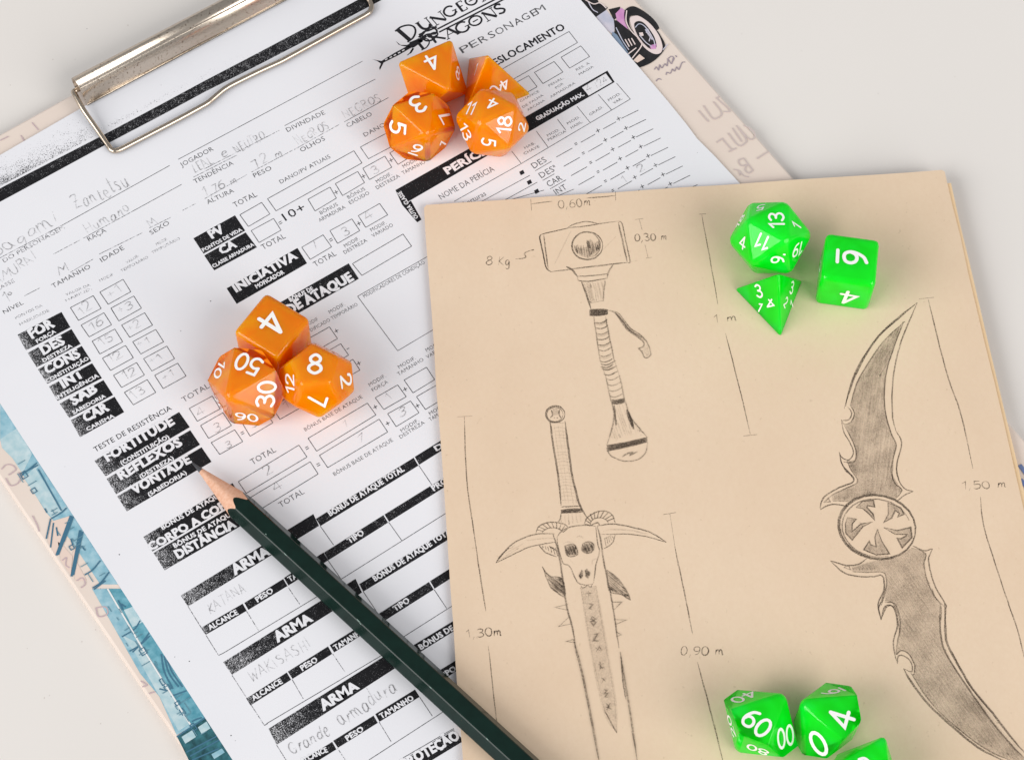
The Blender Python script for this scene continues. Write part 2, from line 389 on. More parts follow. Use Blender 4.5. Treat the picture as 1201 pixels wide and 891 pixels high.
def slab(name, top, z0, mat, parent=None, bevel=0.0, segs=2):
    """solid sheet: outline points (with z) extruded down to z0"""
    bm = bmesh.new(); vs_ = [bm.verts.new(p) for p in top]
    fa = bm.faces.new(vs_)
    if fa.normal.z < 0: fa.normal_flip()
    r = bmesh.ops.extrude_face_region(bm, geom=[fa])
    for e in r['geom']:
        if isinstance(e, bmesh.types.BMVert): e.co.z = z0
    bmesh.ops.recalc_face_normals(bm, faces=bm.faces)
    if bevel:
        es = [e for e in bm.edges if abs(e.verts[0].co.z - e.verts[1].co.z) < 1e-6 and max(e.verts[0].co.z, e.verts[1].co.z) > z0 + 1e-5]
        bmesh.ops.bevel(bm, geom=es, offset=bevel, segments=segs, affect='EDGES', profile=0.5)
    V = [v.co.copy() for v in bm.verts]; bm.verts.index_update(); F = [[v.index for v in f.verts] for f in bm.faces]; bm.free()
    return mk(name, V, F, mat, parent)
def tube(pts, r, n=10, closed=False):
    q = [Vector(p) for p in pts]; V = []; F = []; N = len(q); prev = None
    for i in range(N):
        t = ((q[min(i + 1, N - 1)] - q[max(i - 1, 0)])).normalized()
        if prev is None: u = t.orthogonal().normalized()
        else: u = (prev - t * prev.dot(t)).normalized()
        prev = u; w = t.cross(u)
        for k in range(n):
            a = 2 * math.pi * k / n; V.append(q[i] + (u * math.cos(a) + w * math.sin(a)) * r)
    for i in range(N - 1):
        for k in range(n):
            F.append([i * n + k, i * n + (k + 1) % n, (i + 1) * n + (k + 1) % n, (i + 1) * n + k])
    F.append(list(range(n))[::-1]); F.append(list(range((N - 1) * n, N * n)))
    return V, F

# ------------------------------------------------------------------ setting: the table
tag(mk('table', [(-2, -1.6, 0), (2, -1.6, 0), (2, 2, 0), (-2, 2, 0)], [[0, 1, 2, 3]], M['table']), 'pale off-white table surface with faint specks', None, kind='structure')
table = bpy.data.objects['table']
g = Geo()
for x, y in [(112, 738), (88, 70), (62, 70), (32, 760), (52, 818), (118, 848), (150, 835), (96, 752), (940, 60), (1030, 110), (1120, 90), (870, 40), (12, 100), (150, 30), (58, 815)]:
    c = P(x, y, 0.00004); r = rnd.uniform(.0001, .0002)
    g.poly([c + Vector((r * math.cos(a), r * 1.6 * math.sin(a), 0)) for a in [k * math.pi / 3 for k in range(6)]])
tag(g.build('dust', plain('dust_speck', (0.6, 0.55, 0.51), 0.9), table), None, None, kind='stuff')

# ------------------------------------------------------------------ clipboard
ZB = 0.003
bl = [P(0, 560, ZB), P(220, 885, ZB)]; br = [P(746, 0, ZB), P(1183, 495, ZB)]; bt = [P(0, 157.5, ZB), P(86, 110, ZB)]
def isect(a, b, c, d):
    x1, y1, x2, y2, x3, y3, x4, y4 = a.x, a.y, b.x, b.y, c.x, c.y, d.x, d.y
    den = (x1 - x2) * (y3 - y4) - (y1 - y2) * (x3 - x4)
    t = ((x1 - x3) * (y3 - y4) - (y1 - y3) * (x3 - x4)) / den
    return Vector((x1 + t * (x2 - x1), y1 + t * (y2 - y1), ZB))
c_tl = isect(*bl, *bt); c_tr = isect(*br, *bt)
du = (bl[1] - bl[0]).normalized() + (br[1] - br[0]).normalized(); du.normalize()
c_bl = c_tl + (bl[1] - bl[0]).normalized() * 0.322; c_br = c_tr + (br[1] - br[0]).normalized() * 0.322
def rounded(corners, r, n=5):
    out = []
    for i, p in enumerate(corners):
        a = (corners[i - 1] - p).normalized(); b = (corners[(i + 1) % len(corners)] - p).normalized()
        for k in range(n + 1):
            t = k / n; out.append(p + a * r * (1 - t) ** 2 + b * r * t ** 2)
    return out
clip_board = empty('clipboard', ((c_tl + c_br) / 2).to_tuple()[:2] + (0,))
tag(clip_board, 'printed pink clipboard with blue art and a wire spring clip', 'clipboard')
board = slab('board', rounded([c_tl, c_tr, c_br, c_bl], 0.008), 0.0, M['board'], clip_board, bevel=0.0006)
ZP = ZB + 0.00004
def flat(name, pts, mat, parent, lift=0.0, s=None):
    if s: pts = [(s[0] + x / s[2], s[1] + y / s[2]) for x, y in pts]
    return mk(name, [P(x, y, ZP + lift) for x, y in pts], [list(range(len(pts)))[::-1]], mat, parent)
def lines(name, sts, mat, parent, w, z=None, s=None, smooth=True, cap=False):
    g = Geo(); z = ZP if z is None else z
    for st in sts:
        if s: st = [(s[0] + x / s[2], s[1] + y / s[2]) for x, y in st]
        if smooth and len(st) > 2: st = smooth_pts(st, 4)
        ribbon(g, [P(x, y, z) for x, y in st], (0, 0, 1), w, cap=cap)
    return g.build(name, mat, parent)
teal1 = mottled('print_blue', (0.20, 0.42, 0.52), (0.38, 0.58, 0.66), 420, rough=0.5, detail=8)
teal2 = mottled('print_teal', (0.07, 0.27, 0.35), (0.20, 0.45, 0.54), 420, rough=0.5, detail=8)
pale = mottled('print_pale_blue', (0.36, 0.55, 0.61), (0.56, 0.68, 0.71), 420, rough=0.5, detail=8)
dkt = mottled('print_dark_teal', (0.012, 0.05, 0.06), (0.05, 0.20, 0.24), 420, rough=0.5)
navy = plain('print_navy_line', (0.05, 0.16, 0.25), 0.5)
mauve = plain('print_mauve_line', (0.55, 0.42, 0.45), 0.6)
peach = plain('print_peach', (0.78, 0.62, 0.54), 0.5)
blk = mottled('print_black', (0.012, 0.012, 0.014), (0.03, 0.028, 0.03), 300, rough=0.45)
art = empty('printed_art', P(110, 700, ZP), clip_board)
s4 = (0, 460, 4.0); s5 = (0, 540, 5.9); s6 = (90, 690, 4.435)
flat('art_patch', [(0, 30), (60, 90), (190, 310), (300, 500), (560, 900), (470, 900), (330, 690), (215, 560), (110, 390), (60, 300), (0, 225)], teal1, art, s=s4)
flat('art_patch', [(0, 220), (85, 165), (150, 290), (105, 380), (60, 310), (10, 260)], pale, art, 2e-5, s=s4)
flat('art_patch', [(165, 120), (265, 20), (460, 320), (360, 400), (300, 320)], pale, art, 2e-5, s=s5)
flat('art_patch', [(250, 60), (275, 30), (460, 310), (425, 345)], teal1, art, 4e-5, s=s5)
for q in ([(355, 420), (490, 380), (390, 660), (330, 560)], [(500, 640), (545, 560), (530, 700), (600, 830), (520, 830)], [(400, 560), (440, 590), (500, 660), (490, 790), (420, 690)]):
    flat('art_patch', q, peach, art, 4e-5, s=s5)
flat('art_patch', [(80, 0), (240, 0), (700, 660), (520, 760), (430, 560), (330, 440)], teal1, art, 3e-5, s=s6)
flat('art_patch', [(235, 240), (330, 290), (590, 700), (530, 740), (430, 560), (300, 330)], pale, art, 5e-5, s=s6)
flat('art_patch', [(160, 0), (235, 0), (380, 225), (690, 660), (600, 710), (330, 270)], teal2, art, 5e-5, s=s6)
flat('art_patch', [(520, 765), (670, 665), (830, 905), (590, 905)], dkt, art, 7e-5, s=s6)
flat('art_patch', [(245, 110), (300, 90), (350, 170), (290, 200)], pale, art, 7e-5, s=s6)
flat('art_patch', [(545, 770), (600, 735), (620, 770), (565, 805)], pale, art, 9e-5, s=s6)
flat('art_patch', [(630, 720), (675, 690), (695, 725), (650, 755)], pale, art, 9e-5, s=s6)
flat('art_patch', [(700, 860), (755, 830), (770, 850), (715, 885)], teal1, art, 9e-5, s=s6)
lines('art_line', [[(150, 105), (180, 75), (265, 30)], [(150, 95), (200, 60), (255, 15)], [(355, 400), (430, 355), (460, 325)], [(350, 400), (320, 540)], [(370, 430), (350, 600)], [(585, 790), (640, 755), (695, 690)], [(640, 880), (700, 840), (755, 770)], [(650, 890), (730, 830)], [(390, 460), (400, 520)], [(310, 330), (325, 360)], [(490, 540), (505, 585)], [(565, 590), (590, 620)], [(265, 60), (425, 345)]], navy, art, .00038, s=s5, z=ZP + 1.1e-4)
lines('art_line', [[(490, 380), (390, 655)], [(505, 385), (402, 650)], [(555, 480), (495, 800)], [(570, 490), (507, 790)], [(500, 400), (440, 560)]], navy, art, .0006, s=s5, z=ZP + 1.1e-4, smooth=False)
lines('art_line', [[(235, 250), (300, 210), (330, 165)], [(275, 325), (330, 290), (380, 225)], [(290, 330), (380, 245)], [(430, 520), (470, 530)], [(490, 560), (570, 530)], [(520, 770), (670, 670)], [(570, 850), (740, 760)], [(590, 870), (760, 775)], [(600, 890), (740, 830)], [(440, 340), (455, 430), (500, 520)], [(455, 350), (480, 440), (530, 510)], [(470, 370), (500, 440), (550, 510)], [(215, 60), (240, 110), (230, 80), (255, 95)], [(600, 690), (620, 680), (650, 670)]], navy, art, .00036, s=s6, z=ZP + 1.1e-4)
lines('art_line', [[(160, 0), (330, 290), (590, 705)]], plain('print_white_line', (0.78, 0.80, 0.80), 0.5), art, .00042, s=s6, z=ZP + 1.3e-4, smooth=False)
lines('art_line', [[(10, 60), (40, 30), (80, 30), (110, 60), (60, 100)], [(40, 120), (70, 170), (110, 165), (140, 130), (130, 80)], [(225, 380), (260, 450), (270, 490)], [(430, 690), (460, 670), (455, 720), (480, 740)], [(530, 830), (570, 810), (590, 850), (560, 880)]], mauve, art, .00028, s=s5, z=ZP + 1.1e-4)
lines('art_line', [[(100, 100), (150, 95), (160, 130), (115, 145), (100, 100)], [(335, 480), (365, 500), (340, 510)], [(375, 545), (410, 535)]], mauve, art, .0003, s=s6, z=ZP + 1.1e-4)
lines('art_line', [[(0, 660), (40, 640)], [(150, 575), (180, 610)], [(98, 635), (115, 665)]], mauve, art, .0003, s=(0, 0, 4.0), z=ZP + 1.1e-4)
lines('art_line', [[(1196, 545), (1204, 556)], [(1197, 562), (1205, 572)]], plain('print_blue_mark', (0.16, 0.22, 0.42), .5), art, .0012, z=ZP + 1e-4)
_r = random.Random(3)
_st = []
for k in range(46):
    t = _r.random(); y0 = 545 + 335 * t; x0 = (y0 - 560) / 1.477 + 14; w = _r.uniform(4, 14); o_ = _r.uniform(2, 22)
    ax_, ay_ = x0 + o_ * .85, y0 - o_ * .5
    if _r.random() < .55: _st.append([(ax_, ay_), (ax_ + w * .86, ay_ - w * .5)])
    else: _st.append([(ax_, ay_), (ax_ + w * .54, ay_ + w * .84)])
lines('art_line', _st, plain('print_slate_line', (0.12, 0.27, 0.35), .5), art, .00022, z=ZP + 1.2e-4, smooth=False)['kind'] = 'stuff'
_st = []
for k in range(9):
    t = _r.random(); y0 = 560 + 300 * t; x0 = (y0 - 560) / 1.477 + 10; a_, b_ = _r.uniform(3, 6), _r.uniform(4, 8)
    _st.append([(x0 + 12, y0 - 6), (x0 + 12 + a_, y0 - 6 - a_ * .6), (x0 + 12 + a_ + b_ * .55, y0 - 6 - a_ * .6 + b_ * .84), (x0 + 12 + b_ * .55, y0 - 6 + b_ * .84), (x0 + 12, y0 - 6)])
lines('art_line', _st, navy, art, .00026, z=ZP + 1.25e-4, smooth=False)['kind'] = 'stuff'
car = empty('printed_car', P(740, 50, ZP), clip_board)
s7 = (670, 0, 8.0)
cm = {'k': blk, 'p': mottled('print_purple', (0.55, 0.22, 0.50), (0.68, 0.36, 0.60), 300, .5), 'g': mottled('print_grey_blue', (0.45, 0.48, 0.60), (0.66, 0.62, 0.70), 200, .5), 'w': plain('print_cream', (0.80, 0.68, 0.66), .5), 'b': plain('print_steel', (0.22, 0.30, 0.42), .5), 'd': peach}
for i, (c, pts) in enumerate([
    ('k', [(75, -20), (240, -20), (260, 30), (345, 75), (310, 110), (235, 165), (180, 130)]),
    ('g', [(235, 160), (330, 95), (410, 200), (400, 330), (300, 260)]),
    ('k', [(350, 90), (460, 65), (440, 160), (400, 190)]),
    ('p', [(415, 130), (470, 75), (500, 100), (500, 200), (540, 290), (430, 200)]),
    ('k', [(400, 190), (430, 195), (560, 300), (660, 400), (640, 460), (560, 550), (390, 340), (410, 290)]),
    ('b', [(390, 300), (430, 330), (520, 470), (560, 540), (500, 500), (380, 330)]),
    ('k', [(500, 110), (540, 70), (600, 65), (700, 120), (780, 190), (825, 262), (785, 280), (700, 190), (600, 150), (545, 170), (560, 270), (650, 380), (665, 430), (560, 300), (505, 190)]),
    ('k', [(670, 430), (560, 560), (600, 600), (640, 635), (780, 570), (880, 450), (840, 340), (780, 280), (700, 400)]),
    ('w', [(550, 185), (580, 155), (640, 155), (740, 225), (820, 330), (855, 430), (845, 490), (800, 510), (740, 490), (670, 430), (590, 310)]),
    ('k', [(590, 230), (630, 200), (690, 225), (770, 330), (800, 420), (790, 455), (740, 460), (680, 410), (615, 320)]),
    ('p', [(735, 430), (800, 410), (795, 460), (750, 465)]),
    ('g', [(690, 280), (720, 270), (770, 360), (760, 380), (720, 330)]),
    ('w', [(635, 310), (670, 305), (680, 335), (650, 345)]),
    ('d', [(580, 570), (640, 510), (690, 550), (620, 590)])]):
    if i in (6, 7, 8, 9):
        q_ = pts + pts[:3]; pts = [tuple(p) for p in smooth_pts(q_, 4)][4:-4]
    flat('car_patch', pts, cm[c], car, 2e-5 * (i + 1), s=s7)
lines('car_line', [[(520, 100), (515, 200), (560, 290), (640, 370), (660, 430), (570, 550)], [(505, 370), (545, 440)], [(535, 365), (570, 430)], [(565, 360), (600, 420)], [(520, 520), (610, 450)], [(130, 0), (210, 40), (270, 30), (330, 80)]], cm['w'], car, .00035, s=s7, z=ZP + 3.4e-4)
lines('car_line', [[(600, 260), (640, 225), (700, 260), (770, 370), (785, 430)], [(640, 330), (700, 400), (760, 440)], [(700, 300), (740, 340), (730, 390)], [(690, 250), (730, 300)], [(160, 20), (200, 90), (250, 120)], [(420, 260), (480, 380), (540, 470)], [(860, 470), (905, 415)]], cm['g'], car, .0003, s=s7, z=ZP + 3.6e-4)
lines('faded_lettering', [[(780, 655), (800, 630), (820, 660), (830, 610), (850, 640), (880, 600), (900, 620), (910, 560), (940, 600), (960, 540)], [(795, 765), (820, 740), (845, 750)], [(890, 705), (900, 680), (930, 690), (950, 650), (970, 670), (990, 630), (1010, 655), (1040, 590), (1070, 585)], [(900, 560), (940, 530), (965, 550), (950, 580)], [(980, 520), (990, 540)]], plain('print_grey_violet', (0.33, 0.27, 0.32), .6), clip_board, .00028, s=s7, z=ZP + 1e-4)
s8 = (790, 90, 6.8)
lines('faded_lettering', [[(200, 270), (280, 360)], [(240, 230), (310, 330), (350, 330), (385, 290), (320, 200)], [(340, 170), (450, 270), (400, 280)], [(340, 170), (375, 160)],
    [(345, 525), (395, 490)], [(385, 490), (470, 590)], [(440, 600), (500, 570)], [(435, 450), (520, 550), (570, 530), (580, 500), (510, 400)], [(500, 390), (610, 500), (650, 470), (620, 420), (560, 390)], [(470, 410), (545, 520)],
    [(560, 650), (635, 750)], [(560, 650), (520, 670), (540, 710), (590, 700)], [(590, 700), (570, 740), (600, 770), (635, 745)], [(480, 740), (520, 750), (560, 790), (600, 800)], [(520, 750), (530, 790)], [(665, 655), (760, 595)]], plain('print_faded_mauve', (0.60, 0.50, 0.475), .6), clip_board, .00045, s=s8, z=ZP + 1e-4)
# clip: pressed steel bar
def steel_mat():
    mt, nt, b, _ = newmat('nickel_steel')
    tc = node(nt, 'ShaderNodeTexCoord'); n = node(nt, 'ShaderNodeTexNoise'); n.inputs['Scale'].default_value = 1700; n.inputs['Detail'].default_value = 3
    nt.links.new(tc.outputs['Object'], n.inputs['Vector'])
    cr = node(nt, 'ShaderNodeValToRGB'); e = cr.color_ramp.elements
    e[0].position = 0.29; e[0].color = (0.20, 0.13, 0.085, 1); e[1].position = 0.40; e[1].color = (0.62, 0.54, 0.455, 1)
    nt.links.new(n.outputs['Fac'], cr.inputs[0]); nt.links.new(cr.outputs[0], b.inputs['Base Color'])
    b.inputs['Metallic'].default_value = 1.0; b.inputs['Roughness'].default_value = 0.27
    return mt
steel = steel_mat()
A0 = P(101.5, 122.5, ZS + .0006); A1 = P(333, 0, ZS + .0006)
ebar = (A1 - A0).normalized(); ev = Vector((ebar.y, -ebar.x, 0))      # ev points down the sheet
L_BAR = 0.118
prof = [(-.0066, .0004), (-.0074, .0022), (-.0072, .0042), (-.0062, .0058), (-.0046, .0064), (-.0031, .0059), (-.0022, .0047), (-.0017, .0036), (-.0009, .0016), (0, 0), (.0005, .0004)]
prof = [tuple(q) for q in smooth_pts(prof, 3)]
V = []; F = []; n = len(prof)
th = .0005
for s in (0, L_BAR):
    for k, (v, z) in enumerate(prof):
        V.append(A0 + ebar * s + ev * v + Vector((0, 0, z)))
    for k, (v, z) in enumerate(prof):
        a = prof[max(k - 1, 0)]; b = prof[min(k + 1, n - 1)]; tx, tz = b[0] - a[0], b[1] - a[1]; l = math.hypot(tx, tz)
        V.append(A0 + ebar * s + ev * (v - tz / l * th * -1 * -1) + Vector((0, 0, z - tx / l * th)))
for k in range(n - 1):
    F.append([k, k + 1, 2 * n + k + 1, 2 * n + k]); F.append([n + k, 3 * n + k, 3 * n + k + 1, n + k + 1])
    F.append([k, n + k, n + k + 1, k + 1]); F.append([2 * n + k, 2 * n + k + 1, 3 * n + k + 1, 3 * n + k])
F.append([n - 1, 2 * n - 1, 4 * n - 1, 3 * n - 1]); F.append([0, 2 * n, 3 * n, n])
clip_bar = mk('clip_bar', V, F, steel, clip_board, smooth=True)
zr = ZS + .0010
B1 = A0 + ebar * L_BAR
w1 = [A0 + ebar * .004 + ev * -.0045 + Vector((0, 0, .0016)), A0 + ebar * -.0015 + ev * -.005 + Vector((0, 0, .0016))]
path = w1 + [P(88, 111, ZS + .0032), P(97, 128, ZS + .0026), P(114, 152, ZS + .0014), P(127, 171, zr), P(130.5, 175.8, zr), P(134.5, 177.6, zr), P(141, 175.5, zr), P(210, 139.6, zr), P(243, 121.5, zr + .0001), P(249, 116.5, zr), P(262, 105.5, zr), P(270, 100.5, zr), P(300, 85.5, zr), P(331, 71.5, zr), P(340, 66.5, zr), P(428, 18.4, zr), P(434, 14.2, zr), P(436.3, 8.5, zr), P(434.5, 3, zr), P(425, -12, ZS + .0016)]
e1 = B1 + ebar * .0015 + ev * -.005 + Vector((0, 0, .0016))
path += [e1, e1 - ebar * .006]
pp = []
for i, q in enumerate(path):
    if 0 < i < len(path) - 1:
        a, b = path[i - 1], path[i + 1]; d = min((a - q).length, (b - q).length) * .4
        s0 = q + (a - q).normalized() * d; s1 = q + (b - q).normalized() * d
        for t in (0, .25, .5, .75, 1): pp.append(s0 * (1 - t) ** 2 + q * 2 * t * (1 - t) + s1 * t * t)
    else: pp.append(q)
V, F = tube(pp, .0008, 12)
wire_m = plain('wire_steel', (0.56, 0.475, 0.385), 0.24, 1.0)
mk('clip_wire', V, F, wire_m, clip_board, smooth=True)

# ------------------------------------------------------------------ character sheet
Z1 = ZS + .00003; Z2 = ZS + .00006; Z3 = ZS + .00009
left_e = [(-40, 409), (0, 472.5), (57.5, 562.5), (127.5, 668), (272.5, 890)]
top_l = P(0, 182, ZS); top_d = (P(90, 130, ZS) - top_l).normalized()
l0 = P(0, 472.5, ZS); ld = (P(272.5, 890, ZS) - l0).normalized()
tl = isect(l0, l0 + ld, top_l, top_l + top_d); tl.z = ZS
r0 = P(681, 0, ZS); rd = (P(746, 75, ZS) - r0).normalized()
tr_ = isect(r0, r0 + rd, top_l, top_l + top_d); tr_.z = ZS
redge = [P(x, y, ZS) for x, y in [(681, 0), (746, 75), (785, 121), (806, 147), (817.5, 162.6), (838, 183), (867.5, 215)]]
bl_ = tl + ld * .297; br_ = tr_ + ld * .297
redge.append(redge[-1] * .5 + br_ * .5)
sheet = slab('character_sheet', [tl, bl_, br_] + redge[::-1] + [tr_], ZB + .00012, M['paper'])
tag(sheet, 'white printed character sheet filled in with pencil, held on the clipboard', 'form')
RG = dict(A=(0, 0, 3.997), B=(240, 0, 3.997), C=(420, 0, 3.997), D=(660, 0, 3.997), E=(0, 180, 3.997), F=(200, 180, 3.997), G=(360, 160, 3.997), H=(0, 340, 3.997),
          J=(220, 330, 3.997), K=(80, 470, 3.997), L=(260, 500, 3.997), M=(200, 640, 3.997), N=(300, 668, 3.997), I=(0, 460, 3.997), O=(600, 40, 8.007), Q=(460, 0, 8.007), D8=(540, 0, 8.007), P=(540, 200, 3.997), Y=(440, 740, 5.459), X=(0, 0, 1.0))
def R(r, *xy):
    ox, oy, s = RG[r]
    return [(ox + xy[i] / s, oy + xy[i + 1] / s) for i in range(0, len(xy), 2)]
def bar(r, pts, texts=(), wear_l=0.75, wear_r=0.16, fall=0.3, name='label_bar'):
    q = R(r, *pts); V, F = quad_grid(q, Z1, 14)
    wear_l *= .42; wear_r *= .35
    wr = [max(wear_r, wear_l + (wear_r - wear_l) * min(1, (i % 15) / 14 / fall)) for i in range(len(V))]
    o = mk(name, V, F, M['toner'], sheet, wear=wr)
    for tr, x0, y0, x1, y1, s, h in texts:
        (a, b), (c, d) = R(tr, x0, y0, x1, y1)
        text('lettering', s, Z2, a, b, c, d, h / RG[tr][2], M['knock'], o, bold=0.03 if h / RG[tr][2] > 8 else 0.02, wobble=0.045, double=.022)
    return o
B_ = bar
# top band, with the thin line that splits off it
def strip(name, up, lo, wl, wr_, mat, seg=6):
    V = []; F = []; W = []
    for (a, b), (c, d) in zip(zip(up, up[1:]), zip(lo, lo[1:])):
        pass
    for i in range(len(up)):
        V += [P(*up[i], Z1), P(*lo[i], Z1)]; W += [wl[i], wr_[i]]
    for i in range(len(up) - 1): F.append([2 * i, 2 * i + 1, 2 * i + 3, 2 * i + 2])
    return mk(name, V, F, mat, sheet, wear=W)
up = [(-30, 236.5), (0, 221), (62, 189), (125, 156.5), (190, 122), (240, 95), (300, 63.7), (360, 32), (420, 0), (470, -26)]
lo = [(-30, 252), (0, 236.8), (62, 203.5), (132, 165.5), (190, 135), (240, 108), (300, 78), (360, 47), (430, 9.5), (475, -14)]
strip('header_band', up, lo, [.12, .12, .14, .16, .2, .2, .2, .2, .12, .1], [.05, .05, .07, .16, .2, .2, .22, .2, .12, .1], M['toner'])
V, F = quad_grid([(-20, 193.5), (94, 128.5), (124, 153), (-20, 229)], Z1 + 2e-6, 10, 6)
wr = []
for j in range(7):
    for i in range(11): wr.append(0.06 + 0.5 * (j / 6) ** 1.5 * (1 - 0.55 * (i / 10)))
tag(mk('toner_dust', V, F, M['specks'], sheet, wear=wr), None, None, kind='stuff')
V, F = quad_grid([(124, 145), (290, 58), (293, 64), (126, 153)], Z1 + 2e-6, 10, 2)
tag(mk('toner_dust', V, F, M['specks'], sheet, wear=[(.30 if i // 11 == 1 else .08) * (1 - .8 * (i % 11) / 10) for i in range(len(V))]), None, None, kind='stuff')
g = Geo()
for x, y in [(189, 100), (102, 34), (247, 353), (212, 388), (160, 560), (140, 650), (276, 868), (271, 862), (205, 770), (818, 179), (76, 547), (118, 690), (222, 775)]:
    c = P(x, y, Z1); r = rnd.uniform(.00008, .0002)
    g.poly([c + Vector((r * math.cos(a), r * math.sin(a), 0)) for a in [k * math.pi / 3 for k in range(6)]])
tag(g.build('ink_speck', M['thin'], sheet), None, None, kind='stuff')

bar('F', (107, 398, 302, 290, 350, 362, 155, 470), [('F', 195, 402, 255, 368, 'PV', 42), ('F', 155, 462, 337, 362, 'PONTOS DE VIDA', 17)], .3, .2)
bar('F', (158, 478, 352, 370, 405, 440, 205, 548), [('F', 240, 475, 312, 437, 'CA', 40), ('F', 202, 537, 393, 432, 'CLASSE ARMADURA', 17)], .3, .2)
bar('F', (263, 632, 595, 443, 640, 515, 310, 705), [('F', 308, 652, 598, 492, 'INICIATIVA', 42), ('F', 405, 634, 535, 562, 'MOFICADOR', 20)], .12, .18)
bar('F', (500, 706, 835, 515, 883, 587, 548, 778), [('F', 563, 697, 672, 640, 'BÔNUS DE', 21), ('F', 558, 756, 860, 594, 'DE ATAQUE', 48)], .2, .28)
for pts, tx in [
    ((82, 210, 288, 103, 330, 175, 122, 283), [('H', 150, 230, 258, 170, 'FOR', 46), ('H', 175, 250, 264, 200, 'FORÇA', 18)]),
    ((130, 295, 335, 183, 378, 253, 172, 362), [('H', 205, 307, 307, 252, 'DES', 46), ('H', 205, 340, 340, 266, 'DESTREZA', 18)]),
    ((178, 372, 383, 262, 428, 333, 222, 440), [('H', 222, 397, 380, 312, 'CONS', 46), ('H', 220, 437, 418, 327, 'CONSTITUIÇÃO', 18)]),
    ((230, 452, 432, 343, 478, 413, 270, 520), [('H', 298, 462, 397, 407, 'INT', 46), ('H', 268, 514, 465, 407, 'INTELIGÊNCIA', 18)]),
    ((280, 532, 485, 422, 530, 492, 325, 600), [('H', 345, 542, 460, 477, 'SAB', 46), ('H', 345, 584, 497, 502, 'SABEDORIA', 18)]),
    ((332, 610, 537, 500, 582, 572, 375, 690), [('H', 402, 622, 514, 562, 'CAR', 46), ('H', 410, 662, 538, 595, 'CARISMA', 18)])]:
    bar('H', pts, tx, .95, .2, .42)
bar('K', (123, 280, 520, 52, 570, 123, 175, 353), [('K', 185, 287, 500, 108, 'FORTITUDE', 46), ('K', 252, 302, 475, 174, '(CONSTITUIÇÃO)', 21)], .9, .14, .35)
bar('K', (180, 365, 572, 137, 618, 205, 225, 437), [('K', 248, 374, 537, 206, 'REFLEXOS', 46), ('K', 340, 364, 497, 274, '(DESTREZA)', 20)], .95, .2, .45)
bar('K', (230, 447, 625, 217, 672, 285, 275, 517), [('K', 310, 442, 578, 287, 'VONTADE', 46), ('K', 380, 449, 557, 342, '(SABEDORIA)', 20)], .9, .12, .35)
bar('K', (352, 637, 770, 385, 815, 455, 395, 705), [('K', 443, 605, 725, 442, 'BÔNUS DE ATAQUE', 22), ('K', 388, 707, 815, 458, 'CORPO A CORPO', 40)], .95, .12, .3)
bar('K', (400, 712, 800, 475, 848, 563, 452, 793), [('K', 500, 690, 780, 530, 'BÔNUS DE ATAQUE', 22), ('K', 515, 742, 790, 590, 'DISTÂNCIA', 45)], .97, .12, .4)
# skills header and its upright side tab
q = [R('G', 415, 252)[0], R('O', 900, 345)[0], R('O', 968, 452)[0], R('G', 447, 322)[0]]
bar('X', [c for p in q for c in p], [('G', 660, 182, 905, 48, 'PERÍCIAS', 38), ('O', 245, 817, 685, 577, 'GRADUAÇÃO MAX.', 40)], .12, .1)
text('lettering', 'OUTRA CLASSE', Z2, *R('G', 524, 380)[0], *R('G', 441, 256)[0], 5.2, M['knock'], bar('G', (447, 322, 488, 302, 537, 390, 517, 403), (), .05, .05, name='side_tab'), bold=.03)
V, F = quad_grid(R('O', 662, 503, 884, 371, 945, 451, 724, 579), Z2 - 1e-5, 1); mk('score_field', V, F, M['knock'], sheet)
